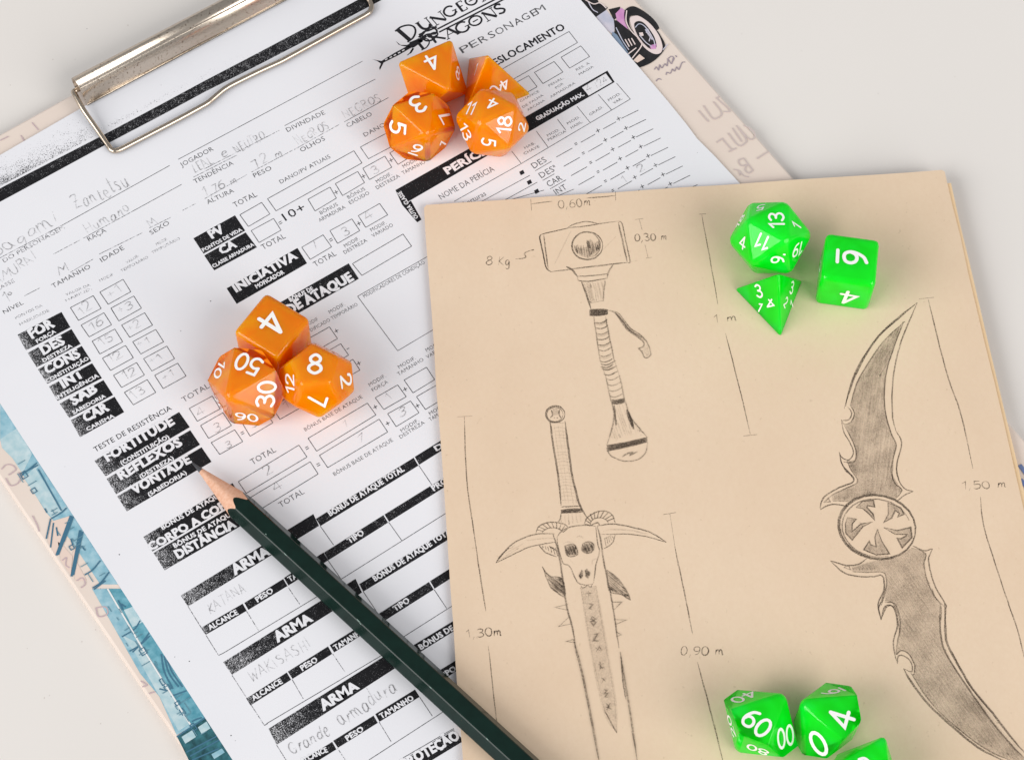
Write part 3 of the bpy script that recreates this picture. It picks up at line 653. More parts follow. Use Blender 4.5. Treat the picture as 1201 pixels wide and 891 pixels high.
# weapon tables
def tables(specs):
    for sp in specs: bar(*sp)
ARMA = [
    ((212, 698, 367.5, 602.5, 374.2, 616.3, 220.5, 710.8), ('M', 300, 138, 472, 40, 'ARMA', 50)),
    ((261.8, 776.2, 417.0, 678.3, 424.6, 694.5, 272.2, 790.8), ('M', 500, 453, 670, 352, 'ARMA', 50)),
    ((315, 854, 470, 757, 479, 773, 324.5, 873), ('N', 315, 662, 487, 557, 'ARMA', 50))]
for pts, tx in ARMA: bar('X', pts, [tx], .95, .2, .55)
tables([
    ('L', (442, 432, 900, 146, 922, 183, 463, 466), [('L', 510, 422, 858, 207, 'BÔNUS DE ATAQUE TOTAL', 27)], .3, .25),
    ('L', (905, 142, 1060, 45, 1080, 82, 926, 179), [('L', 1008, 117, 1040, 97, 'D', 27)], .35, .25),
    ('L', (480, 590, 758, 415, 780, 450, 500, 626), [('L', 600, 550, 670, 505, 'TIPO', 28)], .3, .35),
    ('L', (763, 412, 1060, 228, 1080, 262, 785, 446), [('L', 995, 303, 1062, 260, 'PRO', 28)], .4, .3),
    ('L', (645, 738, 1090, 465, 1110, 500, 664, 773), [('L', 720, 727, 1090, 492, 'BÔNUS DE ATAQUE TOTAL', 27)], .3, .25),
    ('N', (572, 208, 812, 56, 834, 92, 596, 243), [('N', 655, 196, 724, 150, 'TIPO', 28)], .2, .35),
    ('N', (817, 52, 960, -38, 975, 0, 838, 88), (), .35, .3),
    ('N', (730, 358, 960, 218, 975, 258, 765, 388), [('N', 775, 376, 930, 280, 'BÔNUS DE', 27)], .15, .2),
    ('N', (830, 490, 975, 400, 990, 440, 855, 530), [('N', 868, 517, 942, 470, 'TIPO', 27)], .2, .2),
    ('M', (145, 382, 338, 270, 357, 303, 165, 416), [('M', 185, 396, 318, 318, 'ALCANCE', 26)], .95, .2, .4),
    ('M', (346, 266, 528, 154, 548, 187, 365, 299), [('M', 408, 264, 484, 216, 'PESO', 26)], .4, .25),
    ('X', (333, 677.3, 379.5, 647.5, 385, 656.7, 338.3, 686.3), [('M', 560, 170, 705, 84, 'TAMANHO', 26)], .15, .15),
    ('M', (355, 714, 545, 592, 565, 626, 375, 746), [('M', 390, 727, 526, 641, 'ALCANCE', 26)], .9, .2, .4),
    ('M', (550, 588, 738, 470, 758, 505, 572, 622), [('M', 618, 585, 692, 540, 'PESO', 26)], .35, .25),
    ('M', (746, 464, 935, 345, 955, 380, 767, 498), [('M', 775, 490, 915, 402, 'TAMANHO', 26)], .2, .2),
    ('N', (172, 920, 358, 805, 378, 840, 192, 955), [('N', 215, 908, 338, 852, 'ALCANCE', 26)], .9, .2, .4),
    ('N', (363, 800, 552, 682, 572, 716, 385, 833), [('N', 430, 802, 508, 752, 'PESO', 26)], .35, .25),
    ('N', (560, 675, 746, 560, 768, 594, 580, 711), [('N', 590, 699, 742, 607, 'TAMANHO', 26)], .2, .15),
    ('N', (690, 896, 930, 752, 975, 800, 735, 946), [('N', 700, 934, 958, 790, 'PROTEÇÃO', 50)], .2, .15)])

# thin printed words
for r, x0, y0, x1, y1, s, h, mt in [
    ('A', 852, 784, 1003, 704, 'JOGADOR', 21, 't'), ('B', 390, 620, 567, 535, 'DIVINDADE', 21, 't'), ('A', 915, 862, 1097, 771, 'TENDÊNCIA', 21, 't'), ('B', 672, 599, 787, 541, 'CABELO', 20, 't'),
    ('B', 455, 714, 567, 656, 'OLHOS', 21, 't'), ('B', 235, 834, 317, 795, 'PESO', 21, 't'), ('E', 975, 239, 1099, 181, 'ALTURA', 21, 't'), ('B', 358, 862, 592, 740, 'DANO/PV ATUAIS', 19, 't'), ('B', 752, 642, 850, 590, 'DANO', 19, 't'),
    ('F', 705, 287, 787, 244, 'BÔNUS', 17, 't'), ('F', 700, 322, 822, 256, 'ARMADURA', 17, 't'), ('F', 835, 214, 915, 171, 'BÔNUS', 17, 't'), ('F', 843, 239, 935, 190, 'ESCUDO', 17, 't'),
    ('G', 330, 220, 400, 181, 'MODIF.', 17, 't'), ('G', 330, 249, 437, 190, 'DESTREZA', 17, 't'), ('G', 455, 149, 525, 110, 'MODIF.', 17, 't'), ('G', 452, 180, 557, 125, 'TAMANHO', 17, 't'),
    ('F', 540, 317, 637, 264, '10+', 38, 'k'), ('F', 303, 254, 408, 200, 'TOTAL', 25, 't'), ('F', 435, 452, 542, 395, 'TOTAL', 25, 't'), ('F', 680, 532, 780, 476, 'TOTAL', 25, 't'),
    ('F', 820, 442, 888, 403, 'MODIF.', 17, 't'), ('F', 818, 472, 924, 412, 'DESTREZA', 17, 't'), ('F', 943, 367, 1014, 330, 'MODIF.', 17, 't'), ('F', 950, 394, 1046, 340, 'VARIADO', 17, 't'),
    ('G', 270, 757, 555, 595, 'MODIFICADORES DE CONDIÇÃO', 17, 't'), ('J', 668, 152, 740, 112, 'MODIF.', 17, 't'), ('J', 548, 254, 800, 112, 'MODIFICADO TEMPORÁRIO', 16, 't'), ('J', 555, 213, 614, 181, 'MODIF', 16, 't'),
    ('E', 20, 512, 305, 352, 'DO PERSONAGEM', 20, 'f'), ('E', 418, 412, 500, 366, 'RAÇA', 21, 't'), ('E', 710, 382, 797, 331, 'SEXO', 21, 't'), ('E', 478, 510, 584, 448, 'IDADE', 21, 't'), ('E', 250, 632, 427, 536, 'TAMANHO', 21, 't'),
    ('E', -30, 655, 70, 602, 'CLASSE', 18, 'f'), ('E', 20, 752, 112, 705, 'NÍVEL', 18, 't'), ('E', 75, 777, 200, 716, 'PONTOS DA', 13, 'f'), ('E', 95, 807, 232, 740, 'HABILIDADE', 13, 'f'), ('E', 310, 667, 425, 620, 'VALOR DA', 12, 'f'), ('E', 310, 695, 432, 637, 'HABILID.', 12, 'f'),
    ('E', 470, 602, 537, 569, 'MODIF.', 13, 'f'), ('E', 595, 517, 652, 483, 'VALOR', 13, 'f'), ('E', 570, 557, 697, 490, 'TEMPORÁRIO', 13, 'f'), ('E', 735, 432, 787, 405, 'MODIF.', 13, 'f'), ('E', 715, 472, 846, 402, 'TEMPORÁRIO', 13, 'f'),
    ('I', 448, 280, 807, 80, 'TESTE DE RESISTÊNCIA', 24, 'k'), ('H', 862, 527, 985, 456, 'TOTAL', 25, 't'), ('J', 305, 859, 417, 796, 'TOTAL', 27, 't'), ('L', 278, 380, 390, 312, 'TOTAL', 26, 't'),
    ('J', 553, 702, 822, 545, 'BÔNUS BASE DE ATAQUE', 17, 't'), ('L', 530, 232, 805, 68, 'BÔNUS BASE DE ATAQUE', 18, 't'), ('J', 855, 492, 932, 447, 'MODIF.', 17, 't'), ('J', 870, 517, 942, 475, 'FORÇA', 17, 't'), ('J', 993, 409, 1072, 363, 'MODIF.', 17, 't'), ('J', 990, 442, 1109, 370, 'TAMANHO', 17, 't'),
    ('J', 1005, 707, 1087, 655, 'MODIF.', 17, 't'), ('J', 1000, 737, 1114, 665, 'DESTREZA', 17, 't'), ('J', 1122, 330, 1195, 290, 'MODIF.', 17, 't'), ('J', 1125, 362, 1225, 302, 'VARIADO', 17, 't'), ('J', 1138, 627, 1215, 582, 'MODIF.', 17, 't'), ('J', 1138, 655, 1240, 595, 'TAMANHO', 17, 't'),
    ('C', 612, 330, 972, 138, 'DESLOCAMENTO', 34, 'b'),
    ('O', 612, 347, 737, 280, 'RES. À', 21, 't'), ('O', 640, 390, 774, 312, 'MAGIA', 21, 't'), ('O', 355, 497, 494, 418, 'PENAL.', 21, 't'), ('O', 420, 517, 492, 472, 'POR', 21, 't'), ('O', 370, 602, 602, 466, 'ARMADURA', 21, 't'), ('O', 85, 642, 262, 545, 'CHANCE', 21, 't'), ('O', 110, 697, 302, 580, 'DE FALHA', 21, 't'), ('O', 155, 724, 317, 630, 'ARCANA', 21, 't'),
    ('O', 915, 632, 1032, 565, 'MOD.', 24, 't'), ('O', 965, 660, 1044, 612, 'VAR.', 24, 't'), ('O', 740, 770, 862, 690, 'GRAD.', 24, 't'), ('O', 530, 852, 647, 785, 'MOD.', 24, 't'), ('O', 565, 892, 672, 830, 'HABIL.', 24, 't'), ('C', 890, 642, 947, 612, 'MOD.', 12, 't'), ('C', 893, 662, 977, 620, 'PERÍCIA', 12, 't'), ('C', 783, 699, 832, 675, 'HAB.', 12, 't'), ('C', 780, 727, 852, 690, 'CHAVE', 12, 't'),
    ('G', 630, 297, 882, 160, 'NOME DA PERÍCIA', 27, 't'), ('G', 722, 338, 842, 275, 'Aberturas', 24, 't'), ('G', 1065, 152, 1127, 117, 'DES', 28, 't'), ('G', 1100, 197, 1176, 155, 'DESª', 28, 't'), ('G', 1135, 238, 1200, 203, 'CAR', 28, 't'), ('P', 450, 114, 502, 85, 'INT', 27, 't'),
    ('C', 490, 252, 530, 231, 'P', 32, 't'), ('C', 534, 228, 568, 210, 'E', 32, 't'), ('C', 578, 206, 612, 188, 'R', 32, 't'), ('C', 622, 183, 648, 170, 'S', 32, 't'), ('C', 655, 167, 690, 149, 'O', 32, 't'), ('C', 697, 144, 732, 126, 'N', 32, 't'), ('C', 742, 122, 776, 104, 'A', 32, 't'), ('C', 778, 101, 810, 85, 'G', 32, 't'), ('C', 822, 80, 848, 66, 'E', 32, 't'), ('C', 843, 66, 882, 46, 'M', 30, 't')]:
    (a, b), (c, d) = R(r, x0, y0, x1, y1)
    mat = {'t': M['thin'], 'k': M['ink'], 'f': M['faint'], 'b': M['ink']}[mt]
    text('printed_word', s, Z1, a, b, c, d, h / RG[r][2], mat, sheet, double=.028 if mt == 'b' else 0)
# boxes
def box(r, *xy, w=.00022, mat='thin', name='field_box'):
    q = R(r, *xy); g = Geo(); z = Z1
    for i in range(4):
        a, b = q[i], q[(i + 1) % 4]
        ribbon(g, [P(*a, z), P(*b, z)], (0, 0, 1), w)
    return g.build(name, M[mat], sheet)
for bx in [('X', 313.75, 233.25, 415, 177, 424.5, 191.3, 323.75, 247.5), ('B', 730, 690, 900, 600, 940, 655, 768, 745), ('G', 262, 150, 365, 93, 398, 145, 293, 203), ('G', 133, 222, 238, 165, 270, 217, 167, 278), ('G', 5, 295, 108, 238, 138, 290, 38, 350), ('G', 388, 78, 492, 20, 525, 72, 427, 132),
    ('F', 325, 288, 427, 230, 466, 284, 365, 343), ('F', 378, 362, 483, 305, 518, 360, 415, 418), ('F', 615, 440, 715, 382, 755, 438, 655, 497), ('F', 747, 362, 850, 307, 887, 362, 783, 422), ('F', 880, 292, 980, 235, 1018, 288, 915, 347), ('F', 853, 517, 1090, 378, 1130, 435, 897, 572),
    ('J', 560, 272, 665, 213, 703, 268, 598, 328), ('J', 612, 352, 718, 292, 755, 345, 650, 405), ('J', 668, 425, 775, 365, 808, 415, 704, 475),
    ('H', 330, 83, 437, 27, 474, 87, 368, 143), ('H', 380, 165, 487, 107, 523, 163, 418, 220), ('H', 432, 240, 538, 183, 575, 243, 468, 300), ('H', 480, 320, 588, 260, 625, 318, 518, 377), ('H', 532, 400, 640, 340, 677, 398, 570, 457), ('H', 583, 480, 690, 420, 730, 480, 625, 538),
    ('E', 468, 650, 577, 590, 613, 648, 507, 707), ('E', 520, 725, 627, 668, 663, 725, 557, 785), ('H', 570, 165, 678, 107, 715, 165, 608, 222), ('H', 622, 243, 730, 185, 767, 243, 660, 300), ('H', 673, 322, 782, 263, 818, 322, 712, 380), ('H', 725, 400, 833, 343, 872, 403, 765, 462),
    ('H', 887, 555, 995, 497, 1032, 557, 925, 615), ('H', 940, 635, 1045, 575, 1085, 635, 978, 695), ('H', 990, 715, 1100, 655, 1138, 710, 1030, 770), ('J', 257, 665, 362, 605, 400, 662, 293, 725), ('J', 395, 587, 500, 527, 538, 587, 433, 646), ('J', 205, 585, 310, 525, 348, 585, 243, 645), ('J', 342, 508, 448, 448, 485, 508, 380, 567),
    ('L', 78, 258, 362, 87, 400, 143, 115, 313), ('L', 130, 335, 415, 165, 452, 222, 167, 397), ('J', 565, 735, 843, 570, 883, 625, 605, 795), ('J', 618, 815, 898, 645, 938, 705, 657, 872), ('J', 880, 545, 985, 485, 1025, 540, 920, 600), ('J', 938, 620, 1045, 560, 1085, 615, 978, 680), ('J', 1015, 462, 1120, 402, 1158, 460, 1057, 522), ('J', 1073, 540, 1180, 478, 1217, 538, 1115, 600),
    ('D8', 300, 703, 1020, 298, 1100, 402, 380, 813), ('O', 465, 220, 650, 113, 733, 213, 545, 322), ('O', 215, 362, 400, 260, 482, 358, 295, 467), ('O', -30, 497, 160, 393, 240, 497, 50, 602)]:
    box(*bx)
# ruled lines
def rule(r, *xy, w=.0002, mat='thin', smooth=False):
    g = Geo(); ribbon(g, [P(*q, Z1) for q in R(r, *xy)], (0, 0, 1), w); return g.build('ruled_line', M[mat], sheet)
q = R('A', 835, 748) + R('B', 740, 288); rule('X', *[c for p in q for c in p])
for a in [('B', 375, 590, 800, 372), ('B', 0, 792, 350, 612, 'f'), ('A', 905, 832, 1110, 728, 'f'), ('B', 655, 572, 862, 458), ('B', 420, 702, 630, 585, 'f'), ('B', 220, 807, 412, 705, 'f'), ('E', 960, 212, 1157, 100, 'f'), ('E', -20, 500, 300, 332, 'f'), ('E', 300, 332, 795, 57), ('E', 250, 472, 377, 405, 'f'), ('E', 390, 398, 620, 272, 'f'), ('E', 620, 272, 852, 145), ('E', 855, 268, 917, 235, 'f'), ('E', 700, 350, 800, 300, 'f'), ('E', 465, 472, 667, 372, 'f'), ('E', 330, 557, 437, 495, 'f'), ('E', 115, 667, 187, 630, 'f'),
    ('J', 797, 70, 1140, -125), ('J', 797, 70, 985, 325), ('J', 985, 325, 1150, 227), ('M', 82, 283, 225, 512, 'f'), ('M', 250, 500, 690, 235), ('L', 560, 715, 1070, 394), ('M', 225, 512, 250, 500), ('M', 355, 303, 412, 395, 'f'), ('M', 547, 187, 605, 272, 'f'), ('L', 462, 466, 525, 555), ('L', 498, 626, 560, 715), ('L', 783, 448, 845, 535), ('L', 924, 182, 990, 280), ('M', 288, 605, 440, 840, 'f'), ('M', 440, 840, 455, 832), ('N', 50, 720, 590, 400), ('N', 690, 315, 945, 153), ('L', 664, 773, 730, 872), ('N', 597, 243, 640, 305), ('N', 836, 92, 895, 180), ('N', 98, 820, 160, 920, 'f'),
    ('M', 570, 625, 622, 715, 'f'), ('M', 760, 505, 818, 590, 'f'), ('N', 530, 890, 885, 660), ('N', 383, 835, 430, 905, 'f'), ('N', 578, 712, 635, 805, 'f'), ('N', 768, 595, 828, 685), ('N', 690, 880, 928, 742), ('N', 694, 888, 930, 747),
    ('O', 430, 800, 510, 905), ('O', 615, 680, 740, 835), ('O', 815, 570, 940, 715), ('O', 985, 462, 1115, 612), ('G', 960, 70, 1005, 128), ('C', 835, 615, 890, 690), ('G', 690, 305, 1005, 128), ('G', 810, 310, 1045, 183), ('G', 880, 325, 1080, 215), ('G', 945, 300, 1112, 252), ('G', 1070, 162, 1147, 117), ('G', 1105, 207, 1160, 176), ('P', 420, 87, 495, 44), ('P', 450, 122, 532, 88)]:
    if a[-1] == 'f': rule(*a[:-1], mat='faint')
    else: rule(*a)
q = R('G', 1005, 128) + R('O', 1115, 612); rule('X', *[c for p in q for c in p])
g = Geo()
for i in range(9):
    dx, dy = 34.6 * i, 43.6 * i
    for k, (x0, y0, x1, y1) in enumerate([(-30, 737, 45, 695), (85, 668, 152, 630), (190, 605, 250, 572), (275, 556, 355, 517)]):
        (a, b), (c, d) = R('D', x0 + dx, y0 + dy, x1 + dx, y1 + dy)
        g1 = Geo(); ribbon(g1, [P(a, b, Z1), P(c, d, Z1)], (0, 0, 1), .00022); g1.build('ruled_line', M['thin'], sheet)
def sign(r, x, y, kind, size=10):
    g = Geo(); (cx, cy), = R(r, x, y); k = size / RG[r][2]; a = math.radians(-29); u = (math.cos(a), math.sin(a)); v = (-u[1], u[0])
    if kind == '+': segs = [((-1, 0), (1, 0)), ((0, -1), (0, 1))]
    elif kind == '=': segs = [((-.8, -.45), (.8, -.45)), ((-.8, .45), (.8, .45))]
    else: segs = [((-.7, 0), (.7, 0))]
    for p, q in segs: ribbon(g, [P(cx + (p[0] * u[0] + p[1] * v[0]) * k, cy + (p[0] * u[1] + p[1] * v[1]) * k, Z1), P(cx + (q[0] * u[0] + q[1] * v[0]) * k, cy + (q[0] * u[1] + q[1] * v[1]) * k, Z1)], (0, 0, 1), .00024)
    return g.build('printed_sign', M['thin'], sheet)
for i in range(9):
    sign('D', 165 + 34.6 * i, 613 + 43.6 * i, '+'); sign('D', 262 + 34.6 * i, 557 + 43.6 * i, '+')
    if i < 6: sign('D', 62 + 34.6 * i, 675 + 43.6 * i, '=', 8)
for r, x, y, k in [('G', 137, 262, '+'), ('G', 265, 187, '+'), ('G', 394, 112, '+'), ('F', 515, 325, '='), ('F', 752, 405, '='), ('F', 883, 328, '+'), ('J', 698, 232, '+'), ('J', 803, 383, '+'), ('J', 752, 315, '-'), ('J', 257, 710, '='), ('J', 398, 632, '='), ('J', 560, 780, '='), ('J', 613, 858, '='), ('J', 880, 588, '+'), ('J', 938, 665, '+'), ('J', 1020, 505, '+'), ('J', 1078, 582, '+')]:
    sign(r, x, y, k)
for x, y in [(1008, 170), (1043, 215), (1077, 258)]:
    V, F = quad_grid(R('G', x - 13, y - 3, x + 5, y - 13, x + 13, y + 3, x - 5, y + 13), Z1, 1); mk('tick_square', V, F, M['ink'], sheet)
# title in flared roman capitals with its dragon-sword device
logo = empty('title_logo', P(530, 40, Z1), sheet)
FL = {'D': (.9, [([(.12, 0), (.12, 1)], .2), ([(-.05, 1), (.35, 1), (.72, .8), (.85, .5), (.7, .2), (.35, 0), (-.05, 0)], .09, 1)]), 'U': (.85, [([(.1, 1), (.12, .35), (.3, .05), (.52, .03), (.7, .3)], .2, 1), ([(.72, 1), (.72, 0)], .08), ([(-.05, 1), (.25, 1)], .06), ([(.6, 1), (.84, 1)], .06)]),
      'N': (.9, [([(.1, 0), (.1, 1)], .07), ([(.05, 1), (.75, 0)], .2), ([(.78, 0), (.78, 1)], .07), ([(-.05, 0), (.25, 0)], .06), ([(.65, 1), (.9, 1)], .06)]), 'G': (.95, [([(.8, .8), (.6, .97), (.35, .95), (.12, .7), (.1, .35), (.3, .05), (.6, .02), (.8, .25)], .14, 1), ([(.6, .42), (.92, .42)], .07), ([(.8, .4), (.8, .08)], .12)]),
      'E': (.7, [([(.15, 0), (.15, 1)], .18), ([(.1, 1), (.6, 1), (.6, .82)], .07), ([(.15, .52), (.48, .52)], .08), ([(.1, 0), (.62, 0), (.64, .2)], .07)]), 'O': (1.0, [(_e(.48, .5, .4, .46), .13), ([(.3, .5), (.66, .5)], .09)]),
      'R': (.85, [([(.12, 0), (.12, 1)], .18), ([(.0, 1), (.4, 1), (.62, .78), (.42, .52), (.15, .5)], .1, 1), ([(.35, .5), (.85, -.05)], .16)]), 'A': (.9, [([(.05, 0), (.4, 1)], .07), ([(.38, 1), (.8, 0)], .2), ([(.16, .35), (.6, .35)], .06), ([(-.05, 0), (.18, 0)], .06), ([(.65, 0), (.95, 0)], .06)]),
      'S': (.7, [([(.58, .8), (.4, .98), (.15, .88), (.16, .65), (.45, .45), (.6, .22), (.4, 0), (.08, .1)], .15, 1), ([(.58, 1.0), (.58, .75)], .06)])}
def flared(word, spots, hq):
    for ch, (x0, y0, x1, y1) in zip(word, spots):
        (a0, b0), (a1, b1) = R('Q', x0, y0, x1, y1)
        o, ex, ey, L, k = frame_on(Z1, a0, b0, a1, b1); W, sts = FL[ch]; H = hq / 8.0 * k; g = Geo()
        for st in sts:
            pts = smooth_pts(st[0], 4) if len(st) > 2 else st[0]
            ribbon(g, [o + ex * (x / W * L) + ey * (y * H) for x, y in pts], (0, 0, 1), st[1] * H * 1.2)
        g.build('title_letter', M['ink'], logo)
flared('D', [(150, 392, 268, 300)], 150)
flared('UNGEON', [(285, 300, 395, 238), (410, 245, 525, 178), (510, 178, 632, 118), (648, 118, 715, 82), (715, 75, 832, 15), (850, 20, 960, -35)], 98)
flared('DRAGONS', [(280, 470, 380, 415), (398, 412, 500, 360), (520, 372, 640, 312), (625, 330, 755, 262), (750, 270, 880, 198), (895, 205, 1000, 148), (1000, 145, 1080, 100)], 98)
lines('title_rule', [R('Q', 425, 275, 1000, -20), R('Q', 440, 305, 1080, -20)], M['ink'], logo, .00055, z=Z1, smooth=False)
lines('title_ampersand', [R('Q', 420, 330, 380, 375, 320, 385, 290, 355, 330, 325, 400, 320, 420, 295, 395, 270, 340, 290, 300, 300, 275, 330, 300, 350), R('Q', 330, 325, 350, 350, 410, 345), R('Q', 250, 330, 300, 305, 350, 262, 420, 258)], M['ink'], logo, .0006, z=Z1 + 2e-6)
g = Geo()
for pl in [[(855, 560), (940, 575), (1060, 500), (1190, 430), (1230, 445), (1100, 520), (960, 590), (925, 660), (918, 640), (935, 600), (900, 575)], [(1075, 388), (1120, 425), (1180, 425), (1290, 360), (1330, 375), (1225, 450), (1130, 432), (1100, 420)]]:
    g.poly([P(330 + x / 8.007, y / 8.007, Z1) for x, y in pl][::-1])
for pl in [[(160, 400), (260, 360), (290, 390), (200, 450), (170, 450)], [(230, 390), (300, 330), (330, 345), (270, 400)], [(150, 520), (190, 450), (205, 460), (180, 500), (135, 522)], [(240, 350), (300, 295), (310, 310), (265, 360)]]:
    g.poly([P(*q, Z1 + 3e-6) for q in R('Q', *[c for p in pl for c in p])][::-1])
g.build('title_sword', M['ink'], logo)
g = Geo()
for x, y in [(985, 557), (1028, 537), (1066, 517), (1106, 495), (1145, 472)]:
    c = [(x - 14, y + 4), (x + 8, y - 8), (x + 14, y), (x - 8, y + 12)]
    g.poly([P(330 + a / 8.007, b / 8.007, Z2) for a, b in c][::-1])
g.build('sword_hole', M['knock'], logo)
# pencil writing
def note(s, r, x0, y0, x1, y1, h, w=.00024, jitter=.075, mat='graph'):
    g = Geo(); (a, b), (c, d) = R(r, x0, y0, x1, y1)
    write(g, s, Z3, a, b, c, d, h / RG[r][2], w, jitter); return g.build('handwritten_word', M[mat], sheet)
for a in [('LEAL', 'A', 915, 812, 1005, 765, 44), ('e', 'A', 1045, 745, 1075, 730, 42), ('NEUTRO', 'B', 150, 716, 287, 648, 38), ('NEGROS', 'B', 660, 556, 828, 470, 38), ('NEGROS', 'B', 440, 680, 587, 602, 38), ('72 m', 'B', 240, 790, 367, 724, 40), ('1,76 m', 'E', 962, 208, 1112, 128, 40),
    ('Zantetsu', 'E', 362, 270, 607, 148, 66), ('ibagami', 'E', -45, 505, 278, 318, 60), ('Humano', 'E', 410, 375, 610, 265, 48), ('SAMURAI', 'E', -50, 640, 178, 492, 44), ('M', 'E', 280, 575, 328, 548, 48), ('M', 'E', 702, 345, 742, 322, 42), ('1*', 'E', 30, 705, 80, 672, 44),
    ('3', 'G', 312, 178, 340, 162, 38), ('7', 'F', 672, 452, 700, 436, 40), ('3', 'F', 812, 388, 842, 370, 40), ('4', 'F', 922, 312, 955, 292, 40),
    ('12', 'H', 378, 118, 435, 85, 38), ('16', 'H', 428, 195, 488, 160, 38), ('15', 'H', 478, 268, 535, 235, 38), ('12', 'H', 518, 348, 578, 312, 38), ('12', 'H', 585, 425, 640, 392, 38), ('13', 'H', 625, 512, 685, 478, 40),
    ('+1', 'E', 510, 680, 572, 642, 40), ('+3', 'E', 560, 755, 625, 722, 36), ('+2', 'H', 602, 195, 660, 165, 36), ('+1', 'H', 652, 275, 705, 245, 34), ('+1', 'H', 708, 352, 765, 318, 34), ('+1', 'H', 762, 432, 818, 398, 34),
    ('4', 'H', 932, 592, 965, 572, 38), ('3', 'H', 1008, 672, 1040, 655, 36), ('3', 'H', 1060, 745, 1090, 728, 34), ('2', 'L', 208, 230, 245, 208, 42), ('4', 'L', 255, 305, 290, 285, 42), ('1', 'J', 730, 690, 752, 678, 34), ('1', 'J', 792, 770, 822, 752, 38), ('1', 'J', 945, 562, 968, 548, 34), ('3', 'J', 995, 642, 1028, 622, 38), ('1', 'J', 455, 602, 480, 588, 34), ('3', 'J', 305, 690, 335, 672, 34),
    ('KATANA', 'M', 185, 315, 360, 214, 44), ('WAKISASHI', 'M', 378, 638, 662, 470, 50), ('Grande', 'N', 170, 868, 350, 770, 62), ('armadura', 'N', 400, 728, 662, 562, 66), ('4', 'O', 720, 545, 765, 522, 60), ('/24', 'O', 800, 505, 908, 438, 58), ('2', 'D', 360, 808, 388, 792, 34), ('1', 'D', 285, 862, 305, 850, 34)]:
    note(*a)

# ------------------------------------------------------------------ sketch on tan paper
ZK = .0052
k_tl = P(497, 240.5, ZK); k_tr = P(1107.5, 199.5, ZK); k_l = (P(531, 723, ZK) - k_tl).normalized(); k_r = (P(1190, 529, ZK) - P(1113, 204, ZK)).normalized()
sk = empty('sketch_paper', (P(860, 560, ZK)).to_tuple()[:2] + (ZS + .0001,))
tag(sk, 'tan kraft paper sheets with pencil weapon sketches, lying over the character sheet', 'paper')
def jag(a, b, n, amp):
    return [a + (b - a) * (i / n) + Vector((rnd.uniform(-amp, amp), rnd.uniform(-amp, amp), 0)) for i in range(n)]
kb_l = k_tl + k_l * .21; kb_r = k_tr + k_r * .21
slab('top_sheet', [k_tl + Vector((.0001, -.0009, 0))] + jag(k_tl, kb_l, 18, .00013)[1:] + jag(kb_l, kb_r, 10, .0001) + jag(kb_r, k_tr, 18, .00016) + [k_tr + Vector((.0001, -.0006, 0)), k_tr + Vector((-.0007, 0, 0))] + jag(k_tr, k_tl, 14, .00014)[1:] + [k_tl + Vector((.0008, .00005, 0))], ZK - .00035, M['kraft'], sk)
o1 = Vector((.0011, -.0028, 0)); z2 = Vector((0, 0, -.0004))
b_tl = k_tl + Vector((.0012, -.0016, 0)) + z2; b_tr = P(1115.5, 214, ZK) + z2; b_br = kb_r + Vector((.0012, 0, 0)) + z2; b_bl = kb_l + Vector((.0015, 0, 0)) + z2
slab('back_sheet', jag(b_tl, b_bl, 10, .0001) + jag(b_bl, b_br, 6, .0001) + jag(b_br, b_tr, 16, .00015) + jag(b_tr, b_tl, 8, .0001), ZS + .00012, M['kraft2'], sk)
ZD = ZK + .00003
RG.update(P=(540, 200, 3.997), R=(500, 440, 3.997), S=(530, 640, 3.55), T=(900, 330, 3.824), V=(940, 540, 4.456), Wd=(960, 690, 4.43), K2=(580, 590, 5.241))
W1 = .00033
